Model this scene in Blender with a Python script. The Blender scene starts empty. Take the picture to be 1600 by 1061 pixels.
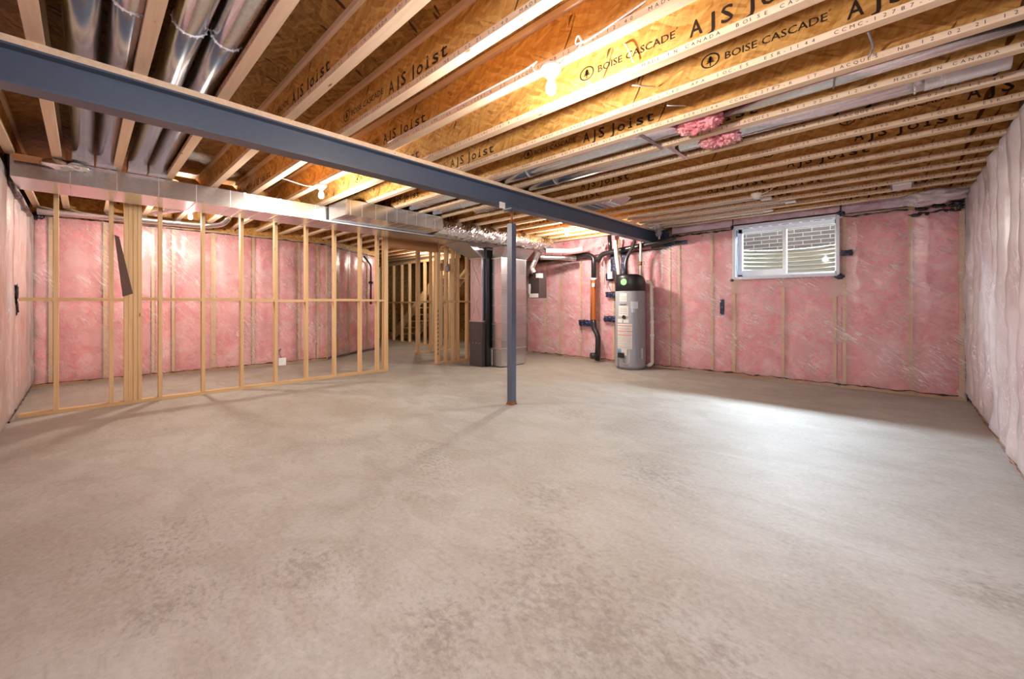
import bpy, math, random
from mathutils import Vector, noise as mn
random.seed(7)
PI = math.pi
SC = bpy.context.scene
COL = SC.collection

# ------------------------------------------------------------------ materials
def _new(name):
    m = bpy.data.materials.new(name); m.use_nodes = True
    nt = m.node_tree; nt.nodes.clear()
    out = nt.nodes.new('ShaderNodeOutputMaterial')
    return m, nt, out
def N(nt, typ, **kw):
    n = nt.nodes.new(typ)
    for k, v in kw.items():
        if k.startswith('i_'):
            n.inputs[k[2:].replace('_', ' ')].default_value = v
        else: setattr(n, k, v)
    return n
def srgb(r, g, b):
    f = lambda c: (c/255)/12.92 if c/255 <= .04045 else ((c/255+.055)/1.055)**2.4
    return (f(r), f(g), f(b), 1)
def coords(nt, scale=(1,1,1), rot=(0,0,0), world=False):
    if world:
        g = N(nt, 'ShaderNodeNewGeometry'); o = g.outputs['Position']
    else:
        g = N(nt, 'ShaderNodeTexCoord'); o = g.outputs['Object']
    mp = N(nt, 'ShaderNodeMapping'); mp.inputs['Scale'].default_value = scale; mp.inputs['Rotation'].default_value = rot
    nt.links.new(o, mp.inputs['Vector'])
    return mp.outputs['Vector']
def ramp(nt, fac, stops):
    r = N(nt, 'ShaderNodeValToRGB'); e = r.color_ramp.elements
    e[0].position, e[0].color = stops[0]; e[1].position, e[1].color = stops[-1]
    for p, c in stops[1:-1]:
        x = e.new(p); x.color = c
    nt.links.new(fac, r.inputs['Fac']); return r.outputs['Color']
def noise(nt, vec, scale, detail=4, rough=.55, dist=0, typ=None):
    n = N(nt, 'ShaderNodeTexNoise')
    if typ: n.noise_type = typ
    n.inputs['Scale'].default_value = scale; n.inputs['Detail'].default_value = detail
    n.inputs['Roughness'].default_value = rough; n.inputs['Distortion'].default_value = dist
    nt.links.new(vec, n.inputs['Vector']); return n.outputs['Fac']
def mixc(nt, fac, a, b, mode='MIX'):
    m = N(nt, 'ShaderNodeMix', data_type='RGBA', blend_type=mode)
    for sock, v in ((m.inputs[0], fac), (m.inputs[6], a), (m.inputs[7], b)):
        if hasattr(v, 'is_linked') or isinstance(v, bpy.types.NodeSocket): nt.links.new(v, sock)
        else: sock.default_value = v
    return m.outputs[2]
def bump(nt, h, strength=.3, dist=.01, normal=None):
    b = N(nt, 'ShaderNodeBump'); b.inputs['Strength'].default_value = strength; b.inputs['Distance'].default_value = dist
    nt.links.new(h, b.inputs['Height'])
    if normal: nt.links.new(normal, b.inputs['Normal'])
    return b.outputs['Normal']
def pbr(nt, out, color, rough=.6, metal=0, normal=None, spec=None, coat=0):
    p = N(nt, 'ShaderNodeBsdfPrincipled')
    for s, v in (('Base Color', color), ('Roughness', rough), ('Metallic', metal)):
        if isinstance(v, bpy.types.NodeSocket): nt.links.new(v, p.inputs[s])
        else: p.inputs[s].default_value = v
    if spec is not None: p.inputs['Specular IOR Level'].default_value = spec
    if coat: p.inputs['Coat Weight'].default_value = coat
    if normal: nt.links.new(normal, p.inputs['Normal'])
    if out: nt.links.new(p.outputs[0], out.inputs[0])
    return p
def plain(name, c, rough=.6, metal=0, bumpy=0, spec=None):
    m, nt, out = _new(name)
    v = coords(nt)
    n = noise(nt, v, 25, 3)
    col = mixc(nt, n, tuple(x*.86 for x in c[:3])+(1,), tuple(min(1,x*1.1) for x in c[:3])+(1,))
    pbr(nt, out, col, rough, metal, bump(nt, n, bumpy, .003) if bumpy else None, spec)
    return m
def wood(name, c1, c2, axis=0, scale=1.):
    """planed lumber; grain along the given local axis"""
    m, nt, out = _new(name)
    s = [26*scale]*3; s[axis] = 1.3*scale
    v = coords(nt, tuple(s))
    g = noise(nt, v, 1.0, 5, .6, .6)
    s2 = [3.]*3; s2[axis] = .5
    g2 = noise(nt, coords(nt, tuple(s2), world=True), 1., 2)
    col = ramp(nt, g, [(.3, c1), (.7, c2)])
    col = mixc(nt, g2, col, mixc(nt, .5, col, (c1[0]*.75, c1[1]*.62, c1[2]*.5, 1)))
    # knots
    s3 = [9.]*3; s3[axis] = 2.2
    vo = N(nt, 'ShaderNodeTexVoronoi'); vo.inputs['Scale'].default_value = 1.
    nt.links.new(coords(nt, tuple(s3), world=True), vo.inputs['Vector'])
    k = ramp(nt, vo.outputs['Distance'], [(.035, (1,1,1,1)), (.075, (0,0,0,1))])
    col = mixc(nt, k, col, srgb(140, 88, 48))
    pbr(nt, out, col, .62, 0, bump(nt, g, .12, .002), .3)
    return m
def osb(name, c1, c2, c3, plane='XZ'):
    """strand board: long flakes in crossed directions"""
    m, nt, out = _new(name)
    lay = []
    rots = (.35, -.5, 1.1)
    for i, r in enumerate(rots):
        rot = (0, r, 0) if plane == 'XZ' else (0, 0, r)
        mp = coords(nt, (1,1,1), rot)
        mp2 = N(nt, 'ShaderNodeMapping'); mp2.inputs['Scale'].default_value = (7, 30, 45) if plane == 'XZ' else (7, 45, 30)
        if i == 2: mp2.inputs['Scale'].default_value = (10, 30, 60) if plane == 'XZ' else (10, 60, 30)
        mp2.inputs['Location'].default_value = (i*3.1, 0, i*1.7)
        nt.links.new(mp, mp2.inputs['Vector'])
        vo = N(nt, 'ShaderNodeTexVoronoi'); vo.inputs['Scale'].default_value = 1.; vo.inputs['Randomness'].default_value = 1
        nt.links.new(mp2.outputs[0], vo.inputs['Vector'])
        lay.append(vo)
    sep = [N(nt, 'ShaderNodeSeparateColor') for _ in lay]
    for s, l in zip(sep, lay): nt.links.new(l.outputs['Color'], s.inputs[0])
    sel = noise(nt, coords(nt), 6, 2)
    f1 = ramp(nt, sel, [(.45, (0,0,0,1)), (.5, (1,1,1,1))])
    a = ramp(nt, sep[0].outputs[0], [(0, c1), (.55, c2), (1, c3)])
    b = ramp(nt, sep[1].outputs[1], [(0, c1), (.4, c2), (1, c3)])
    c = ramp(nt, sep[2].outputs[2], [(0, c1), (.5, c2), (1, c3)])
    col = mixc(nt, f1, a, b); col = mixc(nt, .33, col, c)
    fine = noise(nt, coords(nt, (14, 90, 60) if plane == 'XZ' else (14, 60, 90)), 1., 3)
    col = mixc(nt, .22, col, ramp(nt, fine, [(.3, c1), (.7, c3)]))
    # thin dark slits between strands
    slit = ramp(nt, sep[2].outputs[0], [(.015, (1,1,1,1)), (.03, (0,0,0,1))])
    col = mixc(nt, slit, col, (c1[0]*.35, c1[1]*.3, c1[2]*.3, 1))
    pbr(nt, out, col, .55, 0, bump(nt, sep[0].outputs[1], .15, .002), .35)
    return m
def galv(name, c=(.72,.74,.78,1), rough=.3, bs=.05, streak=None):
    m, nt, out = _new(name)
    v = coords(nt)
    vo = N(nt, 'ShaderNodeTexVoronoi'); vo.inputs['Scale'].default_value = 60
    nt.links.new(v, vo.inputs['Vector'])
    s = N(nt, 'ShaderNodeSeparateColor'); nt.links.new(vo.outputs['Color'], s.inputs[0])
    col = mixc(nt, s.outputs[0], tuple(x*.86 for x in c[:3])+(1,), c)
    n = noise(nt, v, 3.5, 2)
    pbr(nt, out, col, rough, 1., bump(nt, n, bs*4, .01))
    return m
def graze(nt, base, amount, nrm=None):
    lw = N(nt, 'ShaderNodeLayerWeight'); lw.inputs['Blend'].default_value = .5
    if nrm: nt.links.new(nrm, lw.inputs['Normal'])
    pw = N(nt, 'ShaderNodeMath', operation='POWER'); pw.inputs[1].default_value = 4; nt.links.new(lw.outputs['Facing'], pw.inputs[0])
    ml = N(nt, 'ShaderNodeMath', operation='MULTIPLY_ADD', use_clamp=True); ml.inputs[1].default_value = amount; ml.inputs[2].default_value = base
    nt.links.new(pw.outputs[0], ml.inputs[0]); return ml.outputs[0]
def film(name, white=.1, rot=(0,0,0), scale=(3,3,9), strength=.6, gl=.10, tint=(.97,.93,.95,1), rough=.16, crease=.55):
    """clear polyethylene sheet, creased; some transparency, some haze, some gloss"""
    m, nt, out = _new(name)
    mp2 = N(nt, 'ShaderNodeMapping'); mp2.inputs['Scale'].default_value = scale; nt.links.new(coords(nt, (1,1,1), rot), mp2.inputs['Vector']); v = mp2.outputs[0]
    # domain-warped creases
    nz = N(nt, 'ShaderNodeTexNoise'); nz.inputs['Scale'].default_value = 1.2; nz.inputs['Detail'].default_value = 2
    nt.links.new(coords(nt, (1,1,1)), nz.inputs['Vector'])
    mx = N(nt, 'ShaderNodeVectorMath', operation='MULTIPLY_ADD'); mx.inputs[1].default_value = (1.1,)*3
    nt.links.new(nz.outputs['Color'], mx.inputs[0]); nt.links.new(v, mx.inputs[2])
    r1 = noise(nt, mx.outputs[0], 1.0, 4, .55, .3, 'RIDGED_MULTIFRACTAL')
    r2 = noise(nt, mx.outputs[0], 3.2, 3, .5, .5)
    h = N(nt, 'ShaderNodeMath', operation='MULTIPLY_ADD'); h.inputs[1].default_value = .5
    nt.links.new(r2, h.inputs[0]); nt.links.new(r1, h.inputs[2])
    nrm = bump(nt, h.outputs[0], strength, .012)
    tr = N(nt, 'ShaderNodeBsdfTransparent'); tr.inputs[0].default_value = tint
    df = N(nt, 'ShaderNodeBsdfDiffuse'); df.inputs[0].default_value = (.93,.92,.96,1)
    tl = N(nt, 'ShaderNodeBsdfTranslucent'); tl.inputs[0].default_value = (.9,.88,.92,1)
    gb = N(nt, 'ShaderNodeBsdfGlossy'); gb.inputs['Roughness'].default_value = rough; nt.links.new(nrm, gb.inputs['Normal'])
    haze = N(nt, 'ShaderNodeMixShader'); haze.inputs[0].default_value = .18
    nt.links.new(df.outputs[0], haze.inputs[1]); nt.links.new(tl.outputs[0], haze.inputs[2])
    a = N(nt, 'ShaderNodeMixShader')
    hz = noise(nt, coords(nt, (1,1,1)), 1.6, 3)
    mr = N(nt, 'ShaderNodeMapRange'); mr.inputs['From Min'].default_value = .3; mr.inputs['From Max'].default_value = .7
    mr.inputs['To Min'].default_value = white*.5; mr.inputs['To Max'].default_value = min(1, white*1.5)
    nt.links.new(hz, mr.inputs['Value'])
    # thin whitish lines, in patches: crease highlights painted into the diffuse colour
    def lines(sc, w):
        q = noise(nt, mx.outputs[0], sc, 2, .45, .2)
        s1 = N(nt, 'ShaderNodeMath', operation='SUBTRACT'); s1.inputs[1].default_value = .5; nt.links.new(q, s1.inputs[0])
        s2 = N(nt, 'ShaderNodeMath', operation='ABSOLUTE'); nt.links.new(s1.outputs[0], s2.inputs[0])
        s3 = N(nt, 'ShaderNodeMapRange'); s3.inputs['From Min'].default_value = 0; s3.inputs['From Max'].default_value = w
        s3.inputs['To Min'].default_value = 1; s3.inputs['To Max'].default_value = 0; nt.links.new(s2.outputs[0], s3.inputs['Value'])
        return s3.outputs[0]
    l1 = lines(1.6, .016); l2 = lines(4.2, .022)
    lm = N(nt, 'ShaderNodeMath', operation='MAXIMUM'); nt.links.new(l1, lm.inputs[0]); nt.links.new(l2, lm.inputs[1])
    pm = noise(nt, coords(nt, (1.3,1.3,1.3)), 1.7, 3)
    pr = N(nt, 'ShaderNodeMapRange'); pr.inputs['From Min'].default_value = .42; pr.inputs['From Max'].default_value = .62
    pr.inputs['To Min'].default_value = 0; pr.inputs['To Max'].default_value = crease; nt.links.new(pm, pr.inputs['Value'])
    rr = N(nt, 'ShaderNodeMath', operation='MULTIPLY'); nt.links.new(lm.outputs[0], rr.inputs[0]); nt.links.new(pr.outputs[0], rr.inputs[1])
    ad = N(nt, 'ShaderNodeMath', operation='ADD', use_clamp=True); nt.links.new(mr.outputs[0], ad.inputs[0]); nt.links.new(rr.outputs[0], ad.inputs[1])
    nt.links.new(ad.outputs[0], a.inputs[0]); nt.links.new(tr.outputs[0], a.inputs[1]); nt.links.new(haze.outputs[0], a.inputs[2])
    b = N(nt, 'ShaderNodeMixShader')
    nt.links.new(graze(nt, .05+gl, .6, nrm), b.inputs[0]); nt.links.new(a.outputs[0], b.inputs[1]); nt.links.new(gb.outputs[0], b.inputs[2])
    nt.links.new(b.outputs[0], out.inputs[0])
    return m
def pink(name, c1, c2, c3):
    m, nt, out = _new(name)
    v = coords(nt)
    a = noise(nt, v, 2.6, 5, .6, .8); b = noise(nt, v, 14, 4, .6, 1.)
    col = ramp(nt, a, [(.32, c1), (.5, c2), (.68, c3)])
    col = mixc(nt, .3, col, ramp(nt, b, [(.35, c1), (.65, c3)]))
    h = N(nt, 'ShaderNodeMath', operation='ADD'); nt.links.new(a, h.inputs[0]); nt.links.new(b, h.inputs[1])
    pbr(nt, out, col, .95, 0, bump(nt, h.outputs[0], .55, .03), .05)
    return m

M = {}
M['flange'] = wood('flange_lumber', srgb(224,196,164), srgb(242,222,198), 0)
M['stud'] = wood('stud_lumber', srgb(218,182,134), srgb(240,212,170), 2)
M['stud_y'] = wood('plate_lumber', srgb(212,176,128), srgb(236,206,162), 1)
M['stud_x'] = wood('cross_lumber', srgb(212,176,128), srgb(236,206,162), 0)
M['header'] = wood('header_lumber', srgb(176,128,88), srgb(206,158,112), 1)
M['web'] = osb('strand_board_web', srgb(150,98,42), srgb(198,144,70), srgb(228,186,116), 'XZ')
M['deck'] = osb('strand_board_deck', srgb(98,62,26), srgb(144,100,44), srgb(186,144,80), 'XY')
M['ink'] = plain('stamp_ink', srgb(40,26,18), .7)
M['ink_red'] = plain('stamp_ink_brown', srgb(58,30,24), .7)
M['steel'] = plain('beam_paint', srgb(76,88,108), .38, 0, .12, .6)
M['post'] = plain('post_paint', srgb(84,92,112), .42, 0, .12, .5)
M['rust'] = plain('rusty_steel', srgb(150,98,64), .6, .4, .3)
M['galv'] = galv('galvanized_sheet', rough=.27)
M['pipe'] = galv('galvanized_pipe', (.78,.8,.84,1), .2, .03)
M['foil'] = galv('wrinkled_foil', (.86,.87,.9,1), .22, .25)
M['crease'] = galv('sheet_crease', (.66,.68,.71,1), .3)
M['well'] = plain('weathered_galvanized', srgb(168,166,156), .35, .5, 0, .6)
M['seam'] = galv('duct_seam', (.78,.79,.81,1), .38)
M['black'] = plain('black_plastic', (.012,.012,.014,1), .35, 0, 0, .5)
M['abs'] = plain('black_drain_pipe', (.02,.02,.022,1), .28, 0, .1, .6)
M['tape'] = plain('dark_blue_tape', srgb(22,28,64), .3, 0, .4)
def tapem():
    m, nt, out = _new('crinkled_tape')
    n = noise(nt, coords(nt), 22, 4, .7)
    col = ramp(nt, n, [(.50, srgb(14,18,44)), (.60, srgb(40,56,120)), (.68, srgb(190,200,230))])  # palest tone paints white glints of light into the tape colour
    pbr(nt, out, col, .3, 0, bump(nt, n, .9, .02)); return m
M['tape_patch'] = tapem()
M['caulk'] = plain('black_acoustic_caulk', (.012,.012,.016,1), .3, 0, .5)
M['white'] = plain('white_plastic', srgb(235,235,238), .4)
M['vinyl'] = plain('white_vinyl', srgb(240,243,248), .35)
M['paper'] = plain('label_paper', srgb(226,224,222), .6)
M['pvc'] = plain('white_pipe', srgb(222,218,210), .35)
M['charcoal'] = plain('charcoal_cabinet', srgb(84,78,82), .45, .0, .05, .5)
M['bronze'] = plain('dark_control_box', srgb(66,56,58), .45)
M['tank'] = plain('tank_paint', srgb(158,160,170), .38, 0, 0, .5)
M['amber'] = plain('amber_pipe', srgb(176,96,42), .35, .1, .2)
M['red'] = plain('label_red', srgb(206,92,92), .6)
M['grey'] = plain('label_grey', srgb(140,140,148), .6)
M['blue'] = plain('blue_strip', srgb(110,178,226), .5)
M['green'] = plain('green_badge', srgb(146,200,150), .5)
M['pink'] = pink('pink_fibreglass', srgb(226,116,130), srgb(246,168,176), srgb(255,214,218))
M['lilac'] = pink('frosted_fibreglass', srgb(196,160,176), srgb(220,196,212), srgb(236,222,236))
M['porcelain'] = plain('porcelain', srgb(238,232,222), .25)
M['brownboard'] = plain('dark_board', srgb(96,66,56), .6)
M['liner'] = plain('blue_white_tape', srgb(222,232,248), .4)
M['bluetape'] = plain('window_blue_tape', srgb(70,92,150), .35, 0, .3)
M['film_win'] = film('poly_sheet_window_wall', .24, (0,-.6,0), (1.1,3,13), .6, .02, (1,.96,.98,1), .24, .8)
M['film_far'] = film('poly_sheet_far_wall', .20, (.9,0,0), (3,1.1,10), .5, .0, (1,.97,.95,1), .28, .55)
M['film_left'] = film('poly_sheet_left_wall', .42, (0,.08,0), (16,3,1.0), .5, .0, (1,.96,.95,1), .32, .7)
M['film_right'] = film('poly_sheet_right_wall', .70, (.2,0,0), (3,7,1.6), .45, .0, (.98,.97,1,1), .28, .5)

def concrete():
    m, nt, out = _new('trowelled_concrete')
    v = coords(nt)
    big = noise(nt, v, .55, 4, .6, .4)
    mid = noise(nt, coords(nt, (1, 1.6, 1), (0,0,.75)), 2.2, 6, .65, .6)
    fine = noise(nt, v, 38, 5, .7)
    col = ramp(nt, big, [(.3, srgb(156,150,141)), (.55, srgb(174,171,165)), (.75, srgb(188,188,185))])
    col = mixc(nt, ramp(nt, mid, [(.40, (.5,.5,.5,1)), (.58, (0,0,0,1))]), col, srgb(148,138,124))
    # scuffed darker patches broken into speckle
    patch = ramp(nt, noise(nt, v, .9, 3, .5, .3), [(.52, (0,0,0,1)), (.72, (1,1,1,1))])
    speck = ramp(nt, noise(nt, coords(nt, (1,1.7,1), (0,0,.6)), 26, 6, .75), [(.50, (0,0,0,1)), (.60, (1,1,1,1))])
    pf = N(nt, 'ShaderNodeMath', operation='MULTIPLY'); nt.links.new(patch, pf.inputs[0]); nt.links.new(speck, pf.inputs[1])
    pf2 = N(nt, 'ShaderNodeMath', operation='MULTIPLY'); nt.links.new(pf.outputs[0], pf2.inputs[0]); pf2.inputs[1].default_value = .75
    col = mixc(nt, pf2.outputs[0], col, srgb(118,102,90))
    tc = N(nt, 'ShaderNodeTexCoord'); acc = None
    for (sx, sy_, rr_) in ((-.75,1.30,.62),(-1.03,1.33,.55),(-.45,1.5,.25),(-1.2,.9,.30),(-1.6,2.0,.32),(-1.28,2.8,.35),(-2.6,3.76,.45),(-2.1,.2,.22),(-1.95,.7,.25),(-1.3,1.6,.3),(.3,2.6,.3)):
        dn_ = N(nt, 'ShaderNodeVectorMath', operation='DISTANCE'); dn_.inputs[1].default_value = (sx, sy_, 0); nt.links.new(tc.outputs['Object'], dn_.inputs[0])
        mp_ = N(nt, 'ShaderNodeMapRange'); mp_.inputs['From Min'].default_value = 0; mp_.inputs['From Max'].default_value = rr_; mp_.inputs['To Min'].default_value = .19; mp_.inputs['To Max'].default_value = 0
        nt.links.new(dn_.outputs['Value'], mp_.inputs['Value'])
        if acc is None: acc = mp_.outputs[0]
        else:
            mm = N(nt, 'ShaderNodeMath', operation='MAXIMUM'); nt.links.new(acc, mm.inputs[0]); nt.links.new(mp_.outputs[0], mm.inputs[1]); acc = mm.outputs[0]
    bl = noise(nt, coords(nt, (1,1.5,1), (0,0,.7)), 17, 7, .78)
    sm_ = N(nt, 'ShaderNodeMath', operation='ADD'); nt.links.new(acc, sm_.inputs[0]); nt.links.new(bl, sm_.inputs[1])
    col = mixc(nt, ramp(nt, sm_.outputs[0], [(.58, (0,0,0,1)), (.74, (.55,.55,.55,1))]), col, srgb(112,98,88))
    streak = ramp(nt, noise(nt, coords(nt, (1.2, 9, 1), (0,0,.72)), 2.6, 6, .7), [(.56, (0,0,0,1)), (.72, (.55,.55,.55,1))])
    col = mixc(nt, streak, col, srgb(150,132,116))
    col = mixc(nt, .15, col, ramp(nt, fine, [(.3, srgb(120,108,98)), (.7, srgb(232,228,224))]))
    h = N(nt, 'ShaderNodeMath', operation='MULTIPLY_ADD'); nt.links.new(mid, h.inputs[0]); h.inputs[1].default_value = 2.; nt.links.new(fine, h.inputs[2])
    pbr(nt, out, col, .62, 0, bump(nt, h.outputs[0], .22, .004), .35)
    return m
M['concrete'] = concrete()
def foundation():
    m, nt, out = _new('foundation_concrete')
    n = noise(nt, coords(nt), 5, 4)
    pbr(nt, out, ramp(nt, n, [(.3, srgb(96,86,78)), (.7, srgb(140,128,118))]), .9)
    return m
M['found'] = foundation()
def brick():
    m, nt, out = _new('dark_brick')
    mp = coords(nt, (1,1,1), (PI/2,0,0), world=True)
    b = N(nt, 'ShaderNodeTexBrick')
    b.inputs['Color1'].default_value = srgb(70,58,54); b.inputs['Color2'].default_value = srgb(88,74,68); b.inputs['Mortar'].default_value = srgb(160,154,146)
    b.inputs['Scale'].default_value = 1.; b.inputs['Mortar Size'].default_value = .008; b.inputs['Brick Width'].default_value = .29; b.inputs['Row Height'].default_value = .08
    nt.links.new(mp, b.inputs['Vector'])
    n = noise(nt, coords(nt), 40, 4, .7)
    col = mixc(nt, .35, b.outputs['Color'], ramp(nt, n, [(.35, srgb(44,36,34)), (.7, srgb(124,112,106))]))
    pbr(nt, out, col, .85, 0, bump(nt, b.outputs['Fac'], .4, -.01))
    return m
M['brick'] = brick()
def gravel():
    m, nt, out = _new('gravel_soil')
    n = noise(nt, coords(nt), 30, 6, .7)
    pbr(nt, out, ramp(nt, n, [(.3, srgb(80,70,60)), (.7, srgb(170,160,148))]), .9, 0, bump(nt, n, .8, .03))
    return m
M['soil'] = gravel()
def glass():
    m, nt, out = _new('window_glass')
    tr = N(nt, 'ShaderNodeBsdfTransparent'); tr.inputs[0].default_value = (.95,.97,.97,1)
    gl = N(nt, 'ShaderNodeBsdfGlossy'); gl.inputs['Roughness'].default_value = .02
    mx = N(nt, 'ShaderNodeMixShader'); nt.links.new(graze(nt, .04, .8), mx.inputs[0]); nt.links.new(tr.outputs[0], mx.inputs[1]); nt.links.new(gl.outputs[0], mx.inputs[2])
    nt.links.new(mx.outputs[0], out.inputs[0]); return m
M['glass'] = glass()
def emis(name, c, s):
    m, nt, out = _new(name)
    e = N(nt, 'ShaderNodeEmission'); e.inputs[0].default_value = c; e.inputs[1].default_value = s
    nt.links.new(e.outputs[0], out.inputs[0]); return m
M['bulb'] = emis('lit_bulb_glass', (1,.92,.80,1), 4); M['bulb'].cycles.emission_sampling = 'NONE'

# ------------------------------------------------------------------ mesh builder
class MB:
    def __init__(s): s.v = []; s.f = []; s.sm = []; s.mi = []
    def add(s, vs, fs, smooth=False):
        b = len(s.v); s.v += [tuple(v) for v in vs]
        s.f += [tuple(i+b for i in f) for f in fs]; s.sm += [smooth]*len(fs) if isinstance(smooth, bool) else smooth
        return s
    def join(s, o, k=1):
        s.mi += [0]*(len(s.f)-len(s.mi)); s.add(o.v, o.f, list(o.sm)); s.mi += [k]*len(o.f); return s
    def box(s, x0, x1, y0, y1, z0, z1):
        vs = [(x,y,z) for z in (z0,z1) for y in (y0,y1) for x in (x0,x1)]
        return s.add(vs, [(0,2,3,1),(4,5,7,6),(0,1,5,4),(2,6,7,3),(0,4,6,2),(1,3,7,5)])
    def hexa(s, p):   # 8 points: bottom loop 0-3 then top loop 4-7
        return s.add(p, [(3,2,1,0),(4,5,6,7),(0,1,5,4),(1,2,6,5),(2,3,7,6),(3,0,4,7)])
    def beam(s, a, b, w, h, up=(0,0,1)):  # box from a to b, width w, height h
        a = Vector(a); b = Vector(b); d = (b-a).normalized(); u = Vector(up); sd = d.cross(u).normalized(); u = sd.cross(d).normalized()
        q = []
        for p in (a, b):
            for i, j in ((-1,-1),(1,-1),(1,1),(-1,1)): q.append(p+sd*w/2*i+u*h/2*j)
        return s.add(q, [(3,2,1,0),(4,5,6,7),(0,1,5,4),(1,2,6,5),(2,3,7,6),(3,0,4,7)])
    def tube(s, pts, r, n=14, cap=True, rad=None):
        pts = [Vector(p) for p in pts]; rings = []; prev = None
        for i, p in enumerate(pts):
            d = (pts[min(i+1, len(pts)-1)] - pts[max(i-1, 0)]).normalized()
            if prev is None:
                u = Vector((0,0,1)) if abs(d.z) < .9 else Vector((1,0,0))
            else: u = prev
            sd = d.cross(u).normalized(); u = sd.cross(d).normalized(); prev = u
            rr = rad[i] if rad else r
            rings.append([p + (sd*math.cos(2*PI*k/n) + u*math.sin(2*PI*k/n))*rr for k in range(n)])
        vs = [v for rg in rings for v in rg]; fs = []
        for i in range(len(rings)-1):
            for k in range(n):
                a = i*n+k; b = i*n+(k+1) % n
                fs.append((a, b, b+n, a+n))
        sm = [True]*len(fs)
        if cap:
            fs.append(tuple(range(n-1, -1, -1))); fs.append(tuple(range((len(rings)-1)*n, len(rings)*n))); sm += [False, False]
        return s.add(vs, fs, sm)
    def lathe(s, prof, c, n=32, axis='z'):
        vs = []
        for r, h in prof:
            for k in range(n):
                a = 2*PI*k/n; vs.append((c[0]+r*math.cos(a), c[1]+r*math.sin(a), c[2]+h))
        fs = []
        for i in range(len(prof)-1):
            for k in range(n):
                a = i*n+k; b = i*n+(k+1) % n; fs.append((a, b, b+n, a+n))
        sm = [True]*len(fs)
        fs.append(tuple(range(n-1, -1, -1))); fs.append(tuple(range((len(prof)-1)*n, len(prof)*n))); sm += [False, False]
        return s.add(vs, fs, sm)
    def grid(s, nu, nv, fn, keep=None, smooth=True):
        vs = [fn(i/nu, j/nv) for j in range(nv+1) for i in range(nu+1)]; fs = []
        for j in range(nv):
            for i in range(nu):
                if keep and not keep((i+.5)/nu, (j+.5)/nv): continue
                a = j*(nu+1)+i; fs.append((a, a+1, a+nu+2, a+nu+1))
        return s.add(vs, fs, smooth)
    def blob(s, c, rx, ry, rz, amp=.3, fr=6, n=18, seed=0):
        vs = []; fs = []
        for j in range(n+1):
            t = PI*j/n
            for i in range(2*n):
                p = 2*PI*i/(2*n); d = Vector((math.sin(t)*math.cos(p), math.sin(t)*math.sin(p), math.cos(t)))
                k = 1 + amp*(mn.noise(d*fr*.5+Vector((seed,seed*2,0)))*1.2 + .5*mn.noise(d*fr*1.6+Vector((seed,0,seed))))
                vs.append((c[0]+d.x*rx*k, c[1]+d.y*ry*k, c[2]+d.z*rz*k))
        m = 2*n
        for j in range(n):
            for i in range(m):
                a = j*m+i; b = j*m+(i+1) % m; fs.append((a, a+m, b+m, b))
        return s.add(vs, fs, True)
    def build(s, name, mat, parent=None, loc=None, kind=None):
        off = Vector(parent['_w']) if parent is not None and '_w' in parent else Vector((0,0,0))
        L = Vector(loc) if loc else Vector((0,0,0))
        me = bpy.data.meshes.new(name)
        me.from_pydata([tuple(Vector(v)-off-L) for v in s.v], [], s.f)
        me.polygons.foreach_set('use_smooth', s.sm)
        for m_ in (mat if isinstance(mat, (list, tuple)) else [mat]): me.materials.append(m_)
        if s.mi: me.polygons.foreach_set('material_index', s.mi+[0]*(len(s.f)-len(s.mi)))
        me.update()
        o = bpy.data.objects.new(name, me); COL.objects.link(o)
        o.location = L
        if parent is not None: o.parent = parent
        if kind: o['kind'] = kind
        return o
def tag(o, label, cat, group=None):
    o['label'] = label; o['category'] = cat
    if group: o['group'] = group
    return o
def thing(name, label, cat, loc=(0,0,0), group=None):
    o = bpy.data.objects.new(name, None); COL.objects.link(o); o.empty_display_size = .1
    o.location = loc; o['_w'] = tuple(loc)
    return tag(o, label, cat, group)
def struct_root(name):
    o = bpy.data.objects.new(name, None); COL.objects.link(o); o.empty_display_size = .1
    o['kind'] = 'structure'; o['_w'] = (0.,0.,0.); return o
def smooth_path(pts, r=.08, n=6):
    """round the corners of a polyline"""
    P = [Vector(p) for p in pts]; out = [P[0]]
    for i in range(1, len(P)-1):
        a, b, c = P[i-1], P[i], P[i+1]
        r1 = min(r, (b-a).length*.45, (c-b).length*.45)
        p0 = b+(a-b).normalized()*r1; p1 = b+(c-b).normalized()*r1
        for k in range(n+1):
            t = k/n; out.append((1-t)**2*p0 + 2*t*(1-t)*b + t*t*p1)
    out.append(P[-1]); return out

# ------------------------------------------------------------------ dimensions (metres)
J = 2.59          # underside of joists
DK = 2.89         # underside of floor deck
XR, YL, YW, XF, XS = .57, -.50, 7.50, -8.95, -6.77
BX = -3.40        # beam centre line
jy = lambda k: -.18 + .4147*k

# ------------------------------------------------------------------ setting
MB().box(-13.3, .9, -1.0, 8.9, -.12, 0).build('floor', M['concrete'], kind='structure')
MB().box(-13.3, .9, -1.0, 8.9, DK, DK+.03).build('ceiling', M['deck'], kind='structure')

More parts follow.
